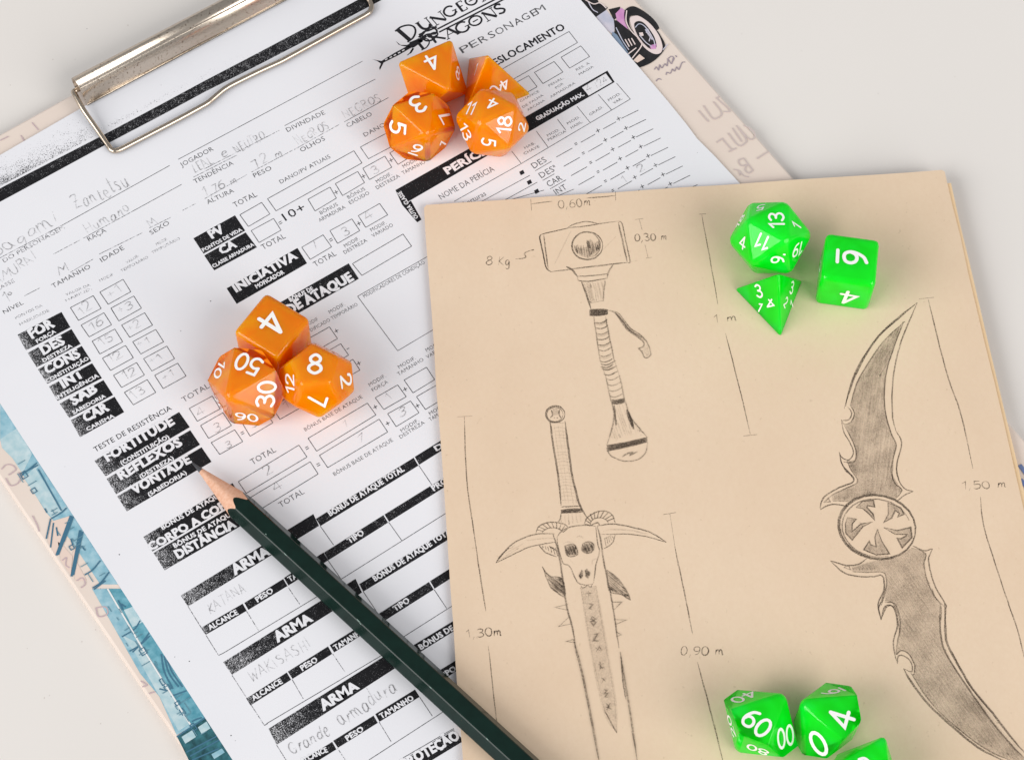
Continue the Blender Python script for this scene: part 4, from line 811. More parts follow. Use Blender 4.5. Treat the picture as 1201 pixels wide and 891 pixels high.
class Draw:
    def __init__(self, name):
        self.o = empty(name, P(*{'hammer_drawing': (690, 380), 'sword_drawing': (690, 700), 'double_blade_drawing': (1060, 620), 'measurement': (700, 400)}[name], ZD), sk); self.g = {}
    def geo(self, m): return self.g.setdefault(m, Geo())
    def line(self, r, *xy, m='pen_m', w=W1, sm=True):
        q = R(r, *xy)
        if sm and len(q) > 2: q = smooth_pts(q, 4)
        out = []
        for i, (x, y) in enumerate(q): out.append(P(x + rnd.gauss(0, .12), y + rnd.gauss(0, .12), ZD))
        ribbon(self.geo(m), out, (0, 0, 1), w * rnd.uniform(.85, 1.2), taper=True)
    def fill(self, r, *xy, m='wash'):
        q = R(r, *xy); self.geo(m).lift += 1e-6
        self.geo(m).poly([P(x, y, ZD - .00001) for x, y in q])
    def ell(self, r, cx, cy, rx, ry, rot=0, m='pen_m', w=W1, a0=0, a1=360):
        c, s = math.cos(math.radians(rot)), math.sin(math.radians(rot)); p = []
        for i in range(25):
            a = math.radians(a0 + (a1 - a0) * i / 24); x, y = rx * math.cos(a), ry * math.sin(a); p += [cx + c * x - s * y, cy + s * x + c * y]
        self.line(r, *p, m=m, w=w, sm=False)
    def hatch(self, r, poly, ang, step, m='pen_l', w=.0004, jit=1.0):
        q = np.array(R(r, *poly)); a = math.radians(ang); d = np.array([math.cos(a), math.sin(a)]); n = np.array([-d[1], d[0]])
        t = q @ n; k = t.min() + step * .5
        while k < t.max():
            xs = []
            for i in range(len(q)):
                p0, p1 = q[i], q[(i + 1) % len(q)]; a0, a1 = p0 @ n - k, p1 @ n - k
                if a0 * a1 < 0: xs.append((p0 + (p1 - p0) * (a0 / (a0 - a1))) @ d)
            xs.sort()
            for u, v in zip(xs[::2], xs[1::2]):
                if v - u < 2: continue
                pos = u + rnd.uniform(0, 2)
                while pos < v - 2:
                    e = min(v - rnd.uniform(0, 1.5), pos + rnd.uniform(18, 60))
                    p0 = d * pos + n * (k + rnd.gauss(0, .35 * jit)); p1 = d * e + n * (k + rnd.gauss(0, .5 * jit))
                    ribbon(self.geo(m), [P(*p0, ZD), P(*((p0 + p1) / 2 + n * rnd.gauss(0, .3)), ZD), P(*p1, ZD)], (0, 0, 1), w * rnd.uniform(.6, 1.3), taper=True)
                    pos = e + rnd.uniform(-6, 3)
            k += step * rnd.uniform(.7, 1.3)
    def say(self, s, r, x0, y0, x1, y1, h, m='pen_d', w=.0003):
        (a, b), (c, d) = R(r, x0, y0, x1, y1); write(self.geo(m), s, ZD, a, b, c, d, h / RG[r][2], w, .03)
    def done(self):
        for m, g in self.g.items():
            nm = {'pen_m': 'pencil_line', 'pen_d': 'dark_pencil_line', 'pen_l': 'faint_pencil_line', 'wash': 'pencil_shading', 'washl': 'pencil_shading'}[m]
            o = g.build(nm, M[m], self.o)
            if o: o['kind'] = 'stuff'
d = Draw('hammer_drawing')
for k in range(2):
    d.line('P', 378, 300, 440, 285, 505, 270); d.line('P', 378, 300, 372, 318, 388, 390, 402, 455, 425, 475)
d.line('P', 390, 303, 400, 380, 412, 462); d.line('P', 505, 266, 545, 248, 595, 240, 650, 250); d.line('P', 500, 270, 580, 262, 650, 250, 740, 238); d.line('P', 740, 238, 758, 250, 775, 330, 795, 425, 785, 432); d.line('P', 740, 242, 760, 330, 782, 430, w=.0005)
d.line('P', 425, 475, 560, 457, 700, 440, 785, 431); d.line('P', 785, 431, 830, 422, m='pen_l'); d.line('P', 520, 280, 480, 360, 440, 440, m='pen_l'); d.line('P', 730, 310, 640, 400, m='pen_l'); d.line('P', 550, 460, 690, 445, m='pen_d')
d.ell('P', 595, 353, 72, 65, 0, 'pen_d', .0004); d.ell('P', 590, 352, 66, 60, 0, 'pen_m', .0003, -60, 70)
d.fill('P', 530, 350, 560, 365, 590, 360, 610, 320, 630, 345, 650, 325, 655, 360, 640, 395, 600, 412, 560, 400, 535, 375); d.hatch('P', (530, 345, 590, 350, 655, 320, 655, 370, 600, 412, 545, 390), 80, 2.0, 'pen_m', .0003)
d.fill('P', 590, 325, 610, 325, 612, 365, 598, 365, m='wash'); d.line('P', 595, 330, 600, 345, 605, 365, m='pen_d', w=.0008)
d.line('P', 497, 450, 525, 467, 548, 497, m='pen_d', w=.0005); d.line('P', 717, 440, 697, 470, 688, 497); d.line('P', 548, 497, 620, 492, 690, 485, m='pen_d'); d.line('P', 550, 515, 600, 520, 687, 505, m='pen_d'); d.line('P', 548, 497, 552, 516); d.line('P', 690, 485, 687, 507)
d.line('P', 568, 522, 590, 580, 612, 650, m='pen_d', w=.0005); d.line('P', 680, 515, 672, 570, 670, 615); d.hatch('P', (572, 525, 680, 515, 670, 612, 605, 622), 78, 2.4, 'pen_l', .0005); d.hatch('P', (572, 525, 610, 520, 625, 618, 605, 622), 75, 2.0, 'pen_l', .0005)
d.line('P', 605, 622, 668, 612); d.fill('P', 603, 652, 640, 648, 690, 652, 692, 672, 655, 684, 608, 682); 
for k in range(6): d.line('P', 604, 655 + k * 5, 650, 652 + k * 5, 692, 653 + k * 4, m='pen_d', w=.0006)
d.line('P', 625, 685, 640, 790, 655, 892); d.line('P', 680, 685, 700, 790, 722, 892)
for k in range(9):
    x, y = 628 + k * 3.6, 712 + k * 26
    d.line('P', x, y, x + 25, y + 4, x + 48, y - 4, x + 60, y - 14); 
    if k % 2 == 0: d.line('P', x + 4, y + 8, x + 30, y + 10, x + 58, y - 2, m='pen_l', w=.0007)
d.line('P', 690, 655, 722, 668, 750, 702, 782, 748, 832, 782, 860, 808, 855, 828, 836, 834, 850, 850, 865, 878, 890, 868, 890, 845, 872, 800, 840, 768, 800, 742, 770, 705, 740, 668, 700, 655)
d.fill('P', 690, 655, 722, 668, 750, 702, 782, 748, 832, 782, 856, 800, 868, 795, 840, 768, 800, 742, 770, 705, 740, 668, 700, 653); d.hatch('P', (845, 838, 858, 812, 872, 805, 888, 850, 886, 868, 866, 876), 70, 2, 'pen_l')
d.line('P', 725, 665, 760, 705, 790, 745, 850, 785, m='pen_d', w=.0005)
d.line('X', 703.9, 422, 710.2, 441); d.line('X', 720.5, 422, 726.6, 441)
for k in range(3): d.line('X', 704.5 + k * 1.6, 427 + k * 6, 712 + k * 1.6, 428 + k * 6, 722 + k * 1.6, 423 + k * 6)
d.line('R', 840, 0, 855, 70, 868, 130, m='pen_m'); d.line('R', 905, 0, 918, 60, 930, 120)
for k in range(4): d.line('R', 846 + k * 5, 18 + k * 27, 870 + k * 5, 22 + k * 27, 908 + k * 5, 5 + k * 27)
for k in range(4): d.line('R', 868, 118 + k * 5, 900, 116 + k * 5, 930, 110 + k * 5, m='pen_d', w=.0006)
d.line('R', 870, 132, 880, 180, 872, 240, 845, 330); d.line('R', 932, 120, 955, 190, 1000, 250, 1036, 292); d.line('R', 880, 140, 885, 190, 890, 235, m='pen_d', w=.0006); d.line('R', 940, 160, 955, 205, 972, 252, m='pen_d', w=.0009); d.line('R', 948, 170, 962, 215, 968, 240, m='pen_d', w=.0007)
d.hatch('R', (870, 135, 932, 122, 955, 195, 1010, 270, 860, 310, 885, 200), 70, 3, 'pen_l', .0004)
d.fill('R', 845, 325, 940, 312, 1035, 290, 1038, 312, 930, 335, 852, 358); d.fill('R', 845, 325, 940, 312, 1035, 290, 1038, 312, 930, 335, 852, 358)
for k in range(5): d.line('R', 846, 330 + k * 6, 930, 317 + k * 5, 1036, 292 + k * 5, m='pen_d', w=.0005)
d.line('R', 843, 340, 868, 380, 930, 403, 990, 396, 1028, 362, 1038, 315); d.line('R', 920, 382, 940, 368, 965, 362, 955, 375, 990, 358, m='pen_m', w=.0004)
d.done()
d = Draw('sword_drawing')
d.ell('R', 605, 182, 45, 39, 0, 'pen_d', .0005); d.ell('R', 603, 183, 38, 34, 0, 'pen_m'); d.line('R', 585, 160, 592, 185, 580, 200, m='pen_d'); d.line('R', 625, 160, 622, 180, 632, 200, m='pen_d'); d.fill('R', 590, 155, 620, 152, 618, 185, 594, 188); d.line('R', 598, 198, 602, 200, m='pen_d', w=.0006); d.line('R', 612, 197, 617, 200, m='pen_d', w=.0006)
d.line('R', 580, 215, 588, 280, 600, 360, 622, 500, 632, 610, m='pen_d', w=.0005); d.line('R', 650, 215, 662, 310, 680, 450, 700, 540, 720, 610, 755, 668, m='pen_d', w=.0005); d.line('R', 568, 205, 580, 225, m='pen_m'); d.line('R', 585, 222, 645, 222)
for k in range(22): d.line('R', 592 + k * 1.6, 250 + k * 16, 625 + k * 1.7, 246 + k * 16 + rnd.uniform(-5, 5), 655 + k * 2.4, 250 + k * 16, m='pen_l', w=.0002)
d.hatch('R', (590, 225, 650, 225, 715, 605, 635, 608), 82, 5, 'pen_l', .0002)
d.line('R', 630, 617, 680, 614, 726, 612)
for k in range(4): d.line('R', 630, 632 + k * 4.5, 680, 628 + k * 4.5, 732, 627 + k * 4, m='pen_d', w=.0005)
d.line('R', 632, 645, 628, 672, 615, 690); d.hatch('R', (632, 648, 735, 640, 755, 690, 650, 705, 620, 690), 85, 4, 'pen_l', .0003)
d.line('R', 602, 742, 530, 742, 460, 760, 390, 800, 325, 880); d.line('R', 325, 880, 400, 842, 480, 805, 540, 792, 608, 780); d.line('R', 325, 880, 352, 840, 390, 808, m='pen_d'); d.hatch('R', (325, 880, 390, 805, 460, 780, 420, 830), -30, 3, 'pen_l'); d.line('R', 470, 775, 540, 765, 600, 765, m='pen_l')
d.line('R', 800, 705, 880, 697, 980, 715, 1060, 740, 1125, 782); d.line('R', 1125, 782, 1050, 760, 950, 744, 818, 745); d.line('R', 1080, 752, 1125, 782, m='pen_d'); d.line('R', 840, 725, 940, 725, 1040, 745, m='pen_l')
d.line('R', 513, 740, 530, 706, 580, 688, 640, 695, 665, 712, m='pen_m'); d.ell('R', 592, 744, 50, 30, 0, 'pen_m', .0003, 190, 340); d.ell('R', 811, 697, 42, 30, 0, 'pen_m', .0003, 170, 350); d.line('R', 528, 795, 560, 830, 612, 850); d.line('R', 575, 800, 600, 815, 612, 820)
for k in range(9):
    a = math.radians(200 + k * 17); d.line('R', 590 + 78 * math.cos(a), 742 + 55 * math.sin(a), 592 + 50 * math.cos(a + .15), 744 + 30 * math.sin(a + .15), m='pen_d', w=.0006)
for k in range(6): d.line('R', 545 + k * 12, 798 + k * 2, 535 + k * 14 + 12, 808 + k * 8, m='pen_d', w=.0005)
d.line('R', 740, 697, 760, 662, 820, 635, 868, 650, 886, 692, m='pen_d'); d.line('R', 770, 705, 800, 690, 812, 700)
for k in range(10):
    a = math.radians(175 + k * 18); d.line('R', 815 + 72 * math.cos(a), 692 + 56 * math.sin(a), 811 + 42 * math.cos(a - .12), 697 + 30 * math.sin(a - .12), m='pen_d', w=.0008)
d.line('R', 886, 745, 872, 785, 832, 812); d.line('R', 832, 765, 868, 750)
for k in range(5): d.line('R', 838 + k * 8, 765 - k * 3, 842 + k * 9, 800 - k * 9, m='pen_d', w=.0004)
K = 'K2'
d.line(K, 360, 187, 385, 270, 405, 370, 425, 510, 445, 640, 480, 770, 500, 890, m='pen_d', w=.0004); d.line(K, 385, 205, 390, 260, 420, 365, 460, 385, 500, 470, 520, 492, 560, 502, 600, 495); d.line(K, 385, 205, 420, 165, 490, 140, 570, 135, 622, 140); d.line(K, 630, 140, 650, 210, 670, 350, 695, 470, 725, 620, 750, 790, 765, 890, m='pen_d', w=.0004); d.line(K, 622, 145, 635, 250, 645, 300, 625, 370, 618, 420, 608, 490)
d.line(K, 600, 380, 605, 350, 640, 335, m='pen_l'); d.line(K, 465, 350, 490, 375, m='pen_l'); d.line(K, 505, 210, 525, 200, 545, 215, m='pen_l'); d.line(K, 420, 250, 450, 238, 490, 245, m='pen_l')
for e in ((430, 262, 470, 252, 498, 262, 508, 315, 450, 325), (540, 250, 575, 238, 608, 252, 605, 290, 572, 308, 540, 292)):
    d.fill(K, *e); d.hatch(K, e, 70, 1.4, 'pen_d', .0004); d.line(K, *e, *e[:2], m='pen_d')
for e in ((520, 440, 535, 405, 548, 420, 540, 465, 525, 468), (555, 410, 568, 400, 585, 440, 580, 468, 562, 455)):
    d.fill(K, *e); d.hatch(K, e, 80, 1.3, 'pen_d', .0004)
d.line(K, 535, 350, 545, 345, m='pen_l'); d.line(K, 530, 505, 545, 520, 570, 505, 590, 515, 605, 490, m='pen_m')
for e in ((293, 388, 320, 430, 350, 450, 415, 465, 432, 570, 380, 545, 340, 505), (690, 410, 750, 455, 800, 520, 832, 590, 780, 560, 705, 535)):
    d.fill(K, *e); d.hatch(K, e, 40, 1.8, 'pen_d', .00035); d.line(K, *e, *e[:2])
for e in ((450, 622, 370, 640, 445, 658), (455, 700, 395, 757, 472, 742), (490, 835, 440, 850, 500, 858), (725, 610, 780, 608, 735, 655), (735, 715, 808, 718, 745, 745), (745, 790, 778, 808, 752, 820)):
    d.line(K, *e, sm=False, m='pen_d', w=.0004)
d.line('S', 505, 390, 540, 520, 580, 720, 612, 895, m='pen_d', w=.0005); d.line('S', 700, 440, 730, 620, 772, 895, m='pen_d', w=.0005); d.line('S', 704, 450, 712, 560, 725, 640); d.line('S', 748, 770, 762, 830)
d.fill('S', 535, 172, 600, 165, 640, 400, 680, 640, 687, 775, 635, 690, 580, 440, m='washl'); d.line('S', 535, 172, 580, 440, 635, 690, 687, 775, m='pen_l', w=.0005); d.line('S', 600, 165, 640, 400, 680, 640, 687, 775, m='pen_l', w=.0005); d.line('S', 640, 690, 665, 740, 687, 778, m='pen_m')
for x, y, st in [(568, 200, [(-10, 0, 12, -2), (0, -12, 2, 14)]), (577, 252, [(-8, -12, 8, -8, -4, 8, 6, 14)]), (588, 315, [(-4, -22, 10, -10, -10, 2, 2, 18, 10, 4, -8, -10, -4, -22)]), (600, 382, [(-10, -14, 6, -16, -6, 4, -10, 14, 12, 14)]), (608, 432, [(-12, -8, 12, 6), (-8, 8, 6, -12, 14, 4)]), (622, 495, [(-6, -14, -2, 14, 12, 12), (-12, 0, 10, -4)]), (630, 560, [(-10, -12, 2, -6, 8, 4), (0, -4, -6, 14)]), (640, 612, [(-8, -14, 6, -10, -6, 4, 8, 2, -2, 16, 10, 18)]), (652, 668, [(-10, -12, 2, 0, -8, 14), (8, -14, -4, 4, 12, 12)])]:
    for s_ in st: d.line('S', *[c + (x if i % 2 == 0 else y) for i, c in enumerate(s_)], sm=False, m='pen_d', w=.0004)
d.done()
d = Draw('double_blade_drawing')
d.line('T', 672, 95, 590, 165, 510, 235, 440, 325, 385, 430, 345, 570); d.line('T', 660, 105, 585, 165, 500, 245, 435, 340, 380, 455, 350, 560, m='pen_d', w=.0005); d.line('T', 612, 182, 520, 270, 450, 370, 400, 460, 372, 555)
d.line('T', 672, 95, 640, 170, 600, 270, 570, 390, 560, 500, 562, 610, 575, 665); d.line('T', 575, 665, 602, 722, 585, 800, 580, 850, 592, 892, m='pen_d'); d.line('T', 612, 182, 570, 290, 535, 400, 525, 500, 530, 590, 555, 680, 578, 735, 565, 790, 560, 892, m='pen_d')
d.line('T', 372, 555, 390, 590, 375, 630, 345, 640, 332, 620); d.line('T', 360, 562, 378, 590, 365, 620, 335, 624); d.line('T', 332, 620, 345, 680, 375, 730, 386, 770, 365, 800, 335, 790, 322, 765, m='pen_d'); d.line('T', 322, 765, 335, 820, 370, 860, 390, 892, m='pen_d'); d.line('T', 345, 645, 375, 700, 397, 755, 395, 800, 375, 812, 342, 808)
up_ = (612, 182, 520, 270, 450, 370, 400, 460, 372, 555, 390, 590, 375, 630, 345, 645, 375, 700, 397, 755, 395, 800, 352, 803, 563, 803, 566, 790, 578, 735, 555, 680, 530, 590, 525, 500, 535, 400, 570, 290)
d.hatch('T', (612, 182, 540, 250, 480, 340, 430, 430, 520, 430, 570, 290), 118, 2.2, 'pen_l', .0005); d.line('T', 605, 185, 618, 180, m='pen_d', w=.0009)
lowT = (240, 0, 260, 50, 290, 90, 285, 120, 220, 150, 160, 180, 160, 210, 245, 213, 320, 190, 400, 180, 480, 210, 525, 155, 497, 110, 470, 60, 475, 0)
def toX(r, f): return [c for p in R(r, *f) for c in p]
_k = up_.index(352); bladeA = toX('T', up_[:_k]) + toX('V', lowT) + toX('T', up_[_k + 4:])
d.fill('X', *bladeA); d.hatch('X', bladeA, 98, 2.3, 'pen_l', .0005); d.hatch('X', bladeA, 94, 5.0, 'pen_l', .0006)
d.line('V', 205, 0, 230, 50, 270, 85, 265, 115, 200, 140, 130, 180, 105, 215, 97, 255, m='pen_d', w=.0004); d.line('V', 97, 255, 160, 228, 245, 238, m='pen_d'); d.line('V', 238, 0, 260, 50, 290, 92, 285, 120, 220, 150, 160, 180, 120, 220); d.line('V', 115, 217, 140, 195, 150, 215, 115, 217, sm=False); d.line('V', 165, 212, 245, 213)
d.line('V', 475, 0, 470, 60, 490, 120, 525, 155, 485, 207, m='pen_d'); d.line('V', 500, 0, 497, 60, 515, 115, 545, 150, 585, 160, m='pen_d'); d.line('V', 585, 160, 540, 180, 495, 215)
d.ell('V', 395, 347, 205, 167, 12, 'pen_d', .0005); d.ell('V', 397, 347, 199, 163, 12, 'pen_m'); d.ell('V', 393, 352, 182, 150, 12, 'pen_m', W1, 60, 330)
for e in ((285, 245, 320, 212, 375, 208, 382, 240, 345, 235, 340, 245, 375, 280, 382, 310, 350, 275, 320, 250), (452, 220, 520, 245, 535, 280, 505, 293, 512, 275, 490, 260, 470, 300, 430, 322, 455, 280), (240, 297, 288, 305, 265, 330, 265, 370, 310, 330, 370, 320, 320, 345, 265, 415, 232, 380, 230, 330), (430, 350, 500, 365, 570, 350, 578, 400, 525, 455, 500, 405, 520, 408, 545, 395, 550, 385, 490, 385), (397, 358, 420, 420, 460, 487, 390, 492, 325, 465, 355, 420, 362, 440, 390, 450, 383, 400)):
    d.fill('V', *e); d.hatch('V', e, 65, 2.0, 'pen_l', .0005); d.line('V', *e, *e[:2], sm=False, m='pen_d', w=.00036)
d.line('V', 345, 508, 300, 540, 240, 548, 190, 535, 150, 522, m='pen_d', w=.0004); d.line('V', 150, 522, 190, 560, 230, 590, 300, 605, 380, 605, 415, 598, 430, 620, 430, 680, 400, 750, 415, 832, m='pen_d', w=.0004); d.line('V', 415, 832, 440, 770, 470, 757, 495, 790, 512, 892); d.line('V', 265, 580, 340, 583, 420, 582, 440, 600, 445, 640, 435, 700, 418, 755); d.line('V', 435, 740, 478, 742, 500, 770, 520, 830); d.line('V', 220, 558, 245, 548, 258, 570, 220, 558, sm=False)
d.line('V', 580, 445, 640, 470, 685, 460, m='pen_d'); d.line('V', 685, 460, 665, 510, 672, 570, 700, 660, 750, 745, 755, 770, 745, 892, m='pen_d'); d.line('V', 575, 455, 648, 485, 640, 540, 655, 620, 690, 700, 730, 765, 722, 892)
lowV = (265, 580, 340, 583, 420, 582, 440, 600, 445, 640, 435, 735, 478, 742, 500, 770, 518, 820, 726, 820, 730, 765, 690, 700, 655, 620, 640, 540, 646, 485, 575, 455, 500, 505, 400, 518, 320, 540, 262, 560)
lowW = (425, 190, 410, 280, 405, 340, 430, 320, 470, 340, 500, 400, 495, 445, 480, 440, 560, 560, 650, 660, 780, 770, 900, 850, 1000, 892, 1100, 930, 1068, 880, 1000, 810, 900, 690, 800, 550, 720, 430, 650, 310, 632, 200, 632, 150, 430, 150)
_k = lowV.index(726); bladeB = toX('V', lowV[:_k]) + toX('Wd', lowW[:-2]) + toX('V', lowV[_k:])
d.fill('X', *bladeB); d.hatch('X', bladeB, 57, 2.4, 'pen_l', .0005); d.hatch('X', bladeB, 53, 5.0, 'pen_l', .0006); d.hatch('Wd', (700, 560, 800, 550, 1068, 880, 960, 870, 760, 740), 48, 2.0, 'pen_l', .0005); d.hatch('Wd', (480, 440, 560, 540, 650, 650, 600, 610), 50, 1.5, 'pen_l', .0005)
d.line('Wd', 345, 0, 330, 60, 312, 100, 325, 160, m='pen_d'); d.line('Wd', 325, 160, 340, 100, 370, 85, 395, 110, 410, 190, 390, 270, 395, 330, 410, 388, m='pen_d'); d.line('Wd', 410, 388, 415, 350, 445, 350, 480, 380, 485, 430, 442, 415); d.line('Wd', 442, 415, 480, 480, 570, 600, 690, 710, 830, 825, 970, 897, m='pen_d', w=.0005); d.line('Wd', 345, 60, 380, 70, 410, 120, 425, 190, 410, 280, 405, 340, 430, 320, 470, 340, 500, 400, 495, 445, 480, 440); d.line('Wd', 480, 440, 560, 560, 650, 660, 780, 770, 900, 850, 1000, 892)
d.line('Wd', 590, 0, 610, 50, 655, 95, sm=True); d.line('Wd', 655, 75, 660, 200, 670, 290, 740, 420, 800, 520, 900, 640, 1000, 770, 1080, 862, m='pen_d', w=.0006); d.line('Wd', 632, 95, 632, 200, 650, 310, 720, 430, 800, 550, 900, 690, 1000, 810, 1080, 890, m='pen_d', w=.0004); d.line('Wd', 690, 320, 740, 420, 790, 510, 900, 645, m='pen_m', w=.0004)
d.done()
def measure(fn):
    d = Draw('measurement'); fn(d); d.done()
def m1(d):
    d.line('P', 330, 135, 333, 188, m='pen_d'); d.line('P', 330, 158, 380, 150, 430, 145); d.line('P', 590, 130, 660, 125, 727, 118); d.line('P', 727, 98, 728, 140, m='pen_d'); d.say('0,60m', 'P', 460, 178, 612, 165, 36)
def m2(d):
    d.line('P', 820, 230, 858, 226, m='pen_d'); d.line('P', 838, 228, 852, 278); d.line('P', 865, 345, 880, 408); d.line('P', 868, 412, 900, 407, m='pen_d'); d.say('0,30 m', 'P', 818, 333, 970, 324, 32)
def m3(d):
    d.say('8 Kg', 'P', 120, 442, 232, 446, 42); d.line('P', 258, 415, 300, 410, 306, 402, 300, 388, 335, 372); d.line('P', 333, 374, 344, 371, m='pen_d', w=.0012)
def m4(d):
    d.line('X', 820, 251.5, 828, 251, m='pen_d'); d.line('X', 823, 251.5, 832, 300, 842, 357); d.line('X', 851, 391, 866, 450, 880, 509); d.line('X', 872, 511, 888, 509.5, m='pen_d'); d.say('1 m', 'X', 837, 379, 865, 375, 9)
def m5(d):
    d.line('R', 145, 195, 215, 190, m='pen_d'); d.line('R', 178, 195, 185, 400, 195, 540, 245, 892); d.line('S', 100, 0, 120, 140, 142, 270); d.say('1,30m', 'S', 60, 385, 210, 370, 34); d.line('S', 152, 415, 170, 580, 187, 730, 215, 892)
def m6(d):
    d.line('R', 1110, 652, 1170, 642, m='pen_d', w=.0004); d.line('R', 1143, 648, 1180, 892); d.line('S', 928, 0, 965, 180, 1002, 367); d.say('0,90 m', 'X', 798, 768, 849, 767, 10); d.line('X', 818, 776, 832, 828, 848, 893)
def m7(d):
    d.line('T', 680, 78, 748, 72, m='pen_d', w=.0004); d.line('T', 722, 80, 760, 240, 810, 430, 870, 600, 922, 838); d.say('1,50 m', 'X', 1128, 574, 1181, 571, 9); d.line('V', 935, 190, 950, 330, 1000, 500, 1060, 680, 1130, 892); d.line('Wd', 985, 80, 1030, 200, 1070, 362)
for fn in (m1, m2, m3, m4, m5, m6, m7): measure(fn)

# ------------------------------------------------------------------ pencil
def wood_mat():
    mt, nt, b, _ = newmat('cedar_wood')
    tc = node(nt, 'ShaderNodeTexCoord'); mp = node(nt, 'ShaderNodeMapping'); mp.inputs['Scale'].default_value = (1, 1, .08)
    n = node(nt, 'ShaderNodeTexNoise'); n.inputs['Scale'].default_value = 1500; n.inputs['Detail'].default_value = 3
    nt.links.new(tc.outputs['Object'], mp.inputs[0]); nt.links.new(mp.outputs[0], n.inputs['Vector'])
    cr = node(nt, 'ShaderNodeValToRGB'); e = cr.color_ramp.elements
    e[0].position = .35; e[0].color = (.70, .375, .24, 1); e[1].position = .65; e[1].color = (.78, .47, .33, 1)
    nt.links.new(n.outputs['Fac'], cr.inputs[0]); nt.links.new(cr.outputs[0], b.inputs['Base Color']); b.inputs['Roughness'].default_value = .65
    return mt
M['wood'] = wood_mat()
RI = .0035; RC = RI / math.cos(math.pi / 6)
tipP = P(224.6, 541.6, ZS + RI + .0001); kx = P(574, 861, ZK + RI)
# the pencil rests on the sheet at its painted front edge and on the tan paper's edge
ax = (kx - tipP).normalized(); side = Vector((-ax.y, ax.x, 0)).normalized(); upv = ax.cross(side) * -1
if upv.z < 0: upv = -upv
LEN = .172
def hexr(a):
    k = ((a - math.pi / 6 * 0) % (math.pi / 3)) - math.pi / 6
    return min(RI / math.cos(k), RC * .968)
cone = .0205 / RC       # length per radius
NA = 72; angs = [2 * math.pi * i / NA for i in range(NA)]
def ringp(s, r, a):     # a measured so that a flat side lies underneath
    b = a + math.pi / 3
    return tipP + ax * s + side * (math.cos(b) * r) + upv * (math.sin(b) * r)
def shell(rows):
    V = [p for r in rows for p in r]; F = []
    for j in range(len(rows) - 1):
        for i in range(NA): F.append([j * NA + i, j * NA + (i + 1) % NA, (j + 1) * NA + (i + 1) % NA, (j + 1) * NA + i])
    return V, F
# angle convention: hexr has flats centred on a = 30 deg + k*60; ringp turns it so that one flat faces straight down
s_of = [hexr(a) * cone * (1 + .03 * math.sin(a * 5 + 1)) for a in angs]
pencil = empty('pencil', P(400, 720, ZS))
tag(pencil, 'dark green hexagonal pencil with a sharpened graphite point', 'pencil')
rows = [[ringp(s, hexr(a) * .995, a) for a, s in zip(angs, s_of)], [ringp(s + .0003, hexr(a), a) for a, s in zip(angs, s_of)], [ringp(LEN, hexr(a), a) for a in angs]]
V, F = shell(rows); F.append(list(range(2 * NA, 3 * NA)))
body = mk('painted_barrel', V, F, M['lacquer'], pencil)
rl = .00078
rows = [[ringp(rl * cone, rl, a) for a in angs]]
for t in (.33, .66, 1.0): rows.append([ringp(rl * cone + (s - rl * cone) * t, rl + (hexr(a) * .992 - rl) * t, a) for a, s in zip(angs, s_of)])
V, F = shell(rows); mk('wood_cone', V, F, M['wood'], pencil, smooth=True)
rows = [[ringp(.0002, .00018, a) for a in angs], [ringp(rl * cone, rl * .99, a) for a in angs]]
V, F = shell(rows); F.append(list(range(NA))[::-1]); mk('graphite_point', V, F, M['lead'], pencil, smooth=True)

chip_m = plain('bare_scratch', (0.20, 0.30, 0.26), .5)
for s_, w_, off in [(.0385, .0011, .5), (.0655, .0014, 0), (.0668, .0006, 1.5), (.092, .0009, .8), (.031, .0005, -2), (.112, .0008, .3)]:
    a_ = math.radians(60 + off * 2.5); r_ = hexr(a_) + .00003
    mk('paint_chip', [ringp(s_, r_, a_ - .02), ringp(s_ + w_, r_, a_ - .01), ringp(s_ + w_ * .7, r_, a_ + .035), ringp(s_ + w_ * .1, r_, a_ + .02)], [[0, 1, 2, 3]], chip_m, pencil)

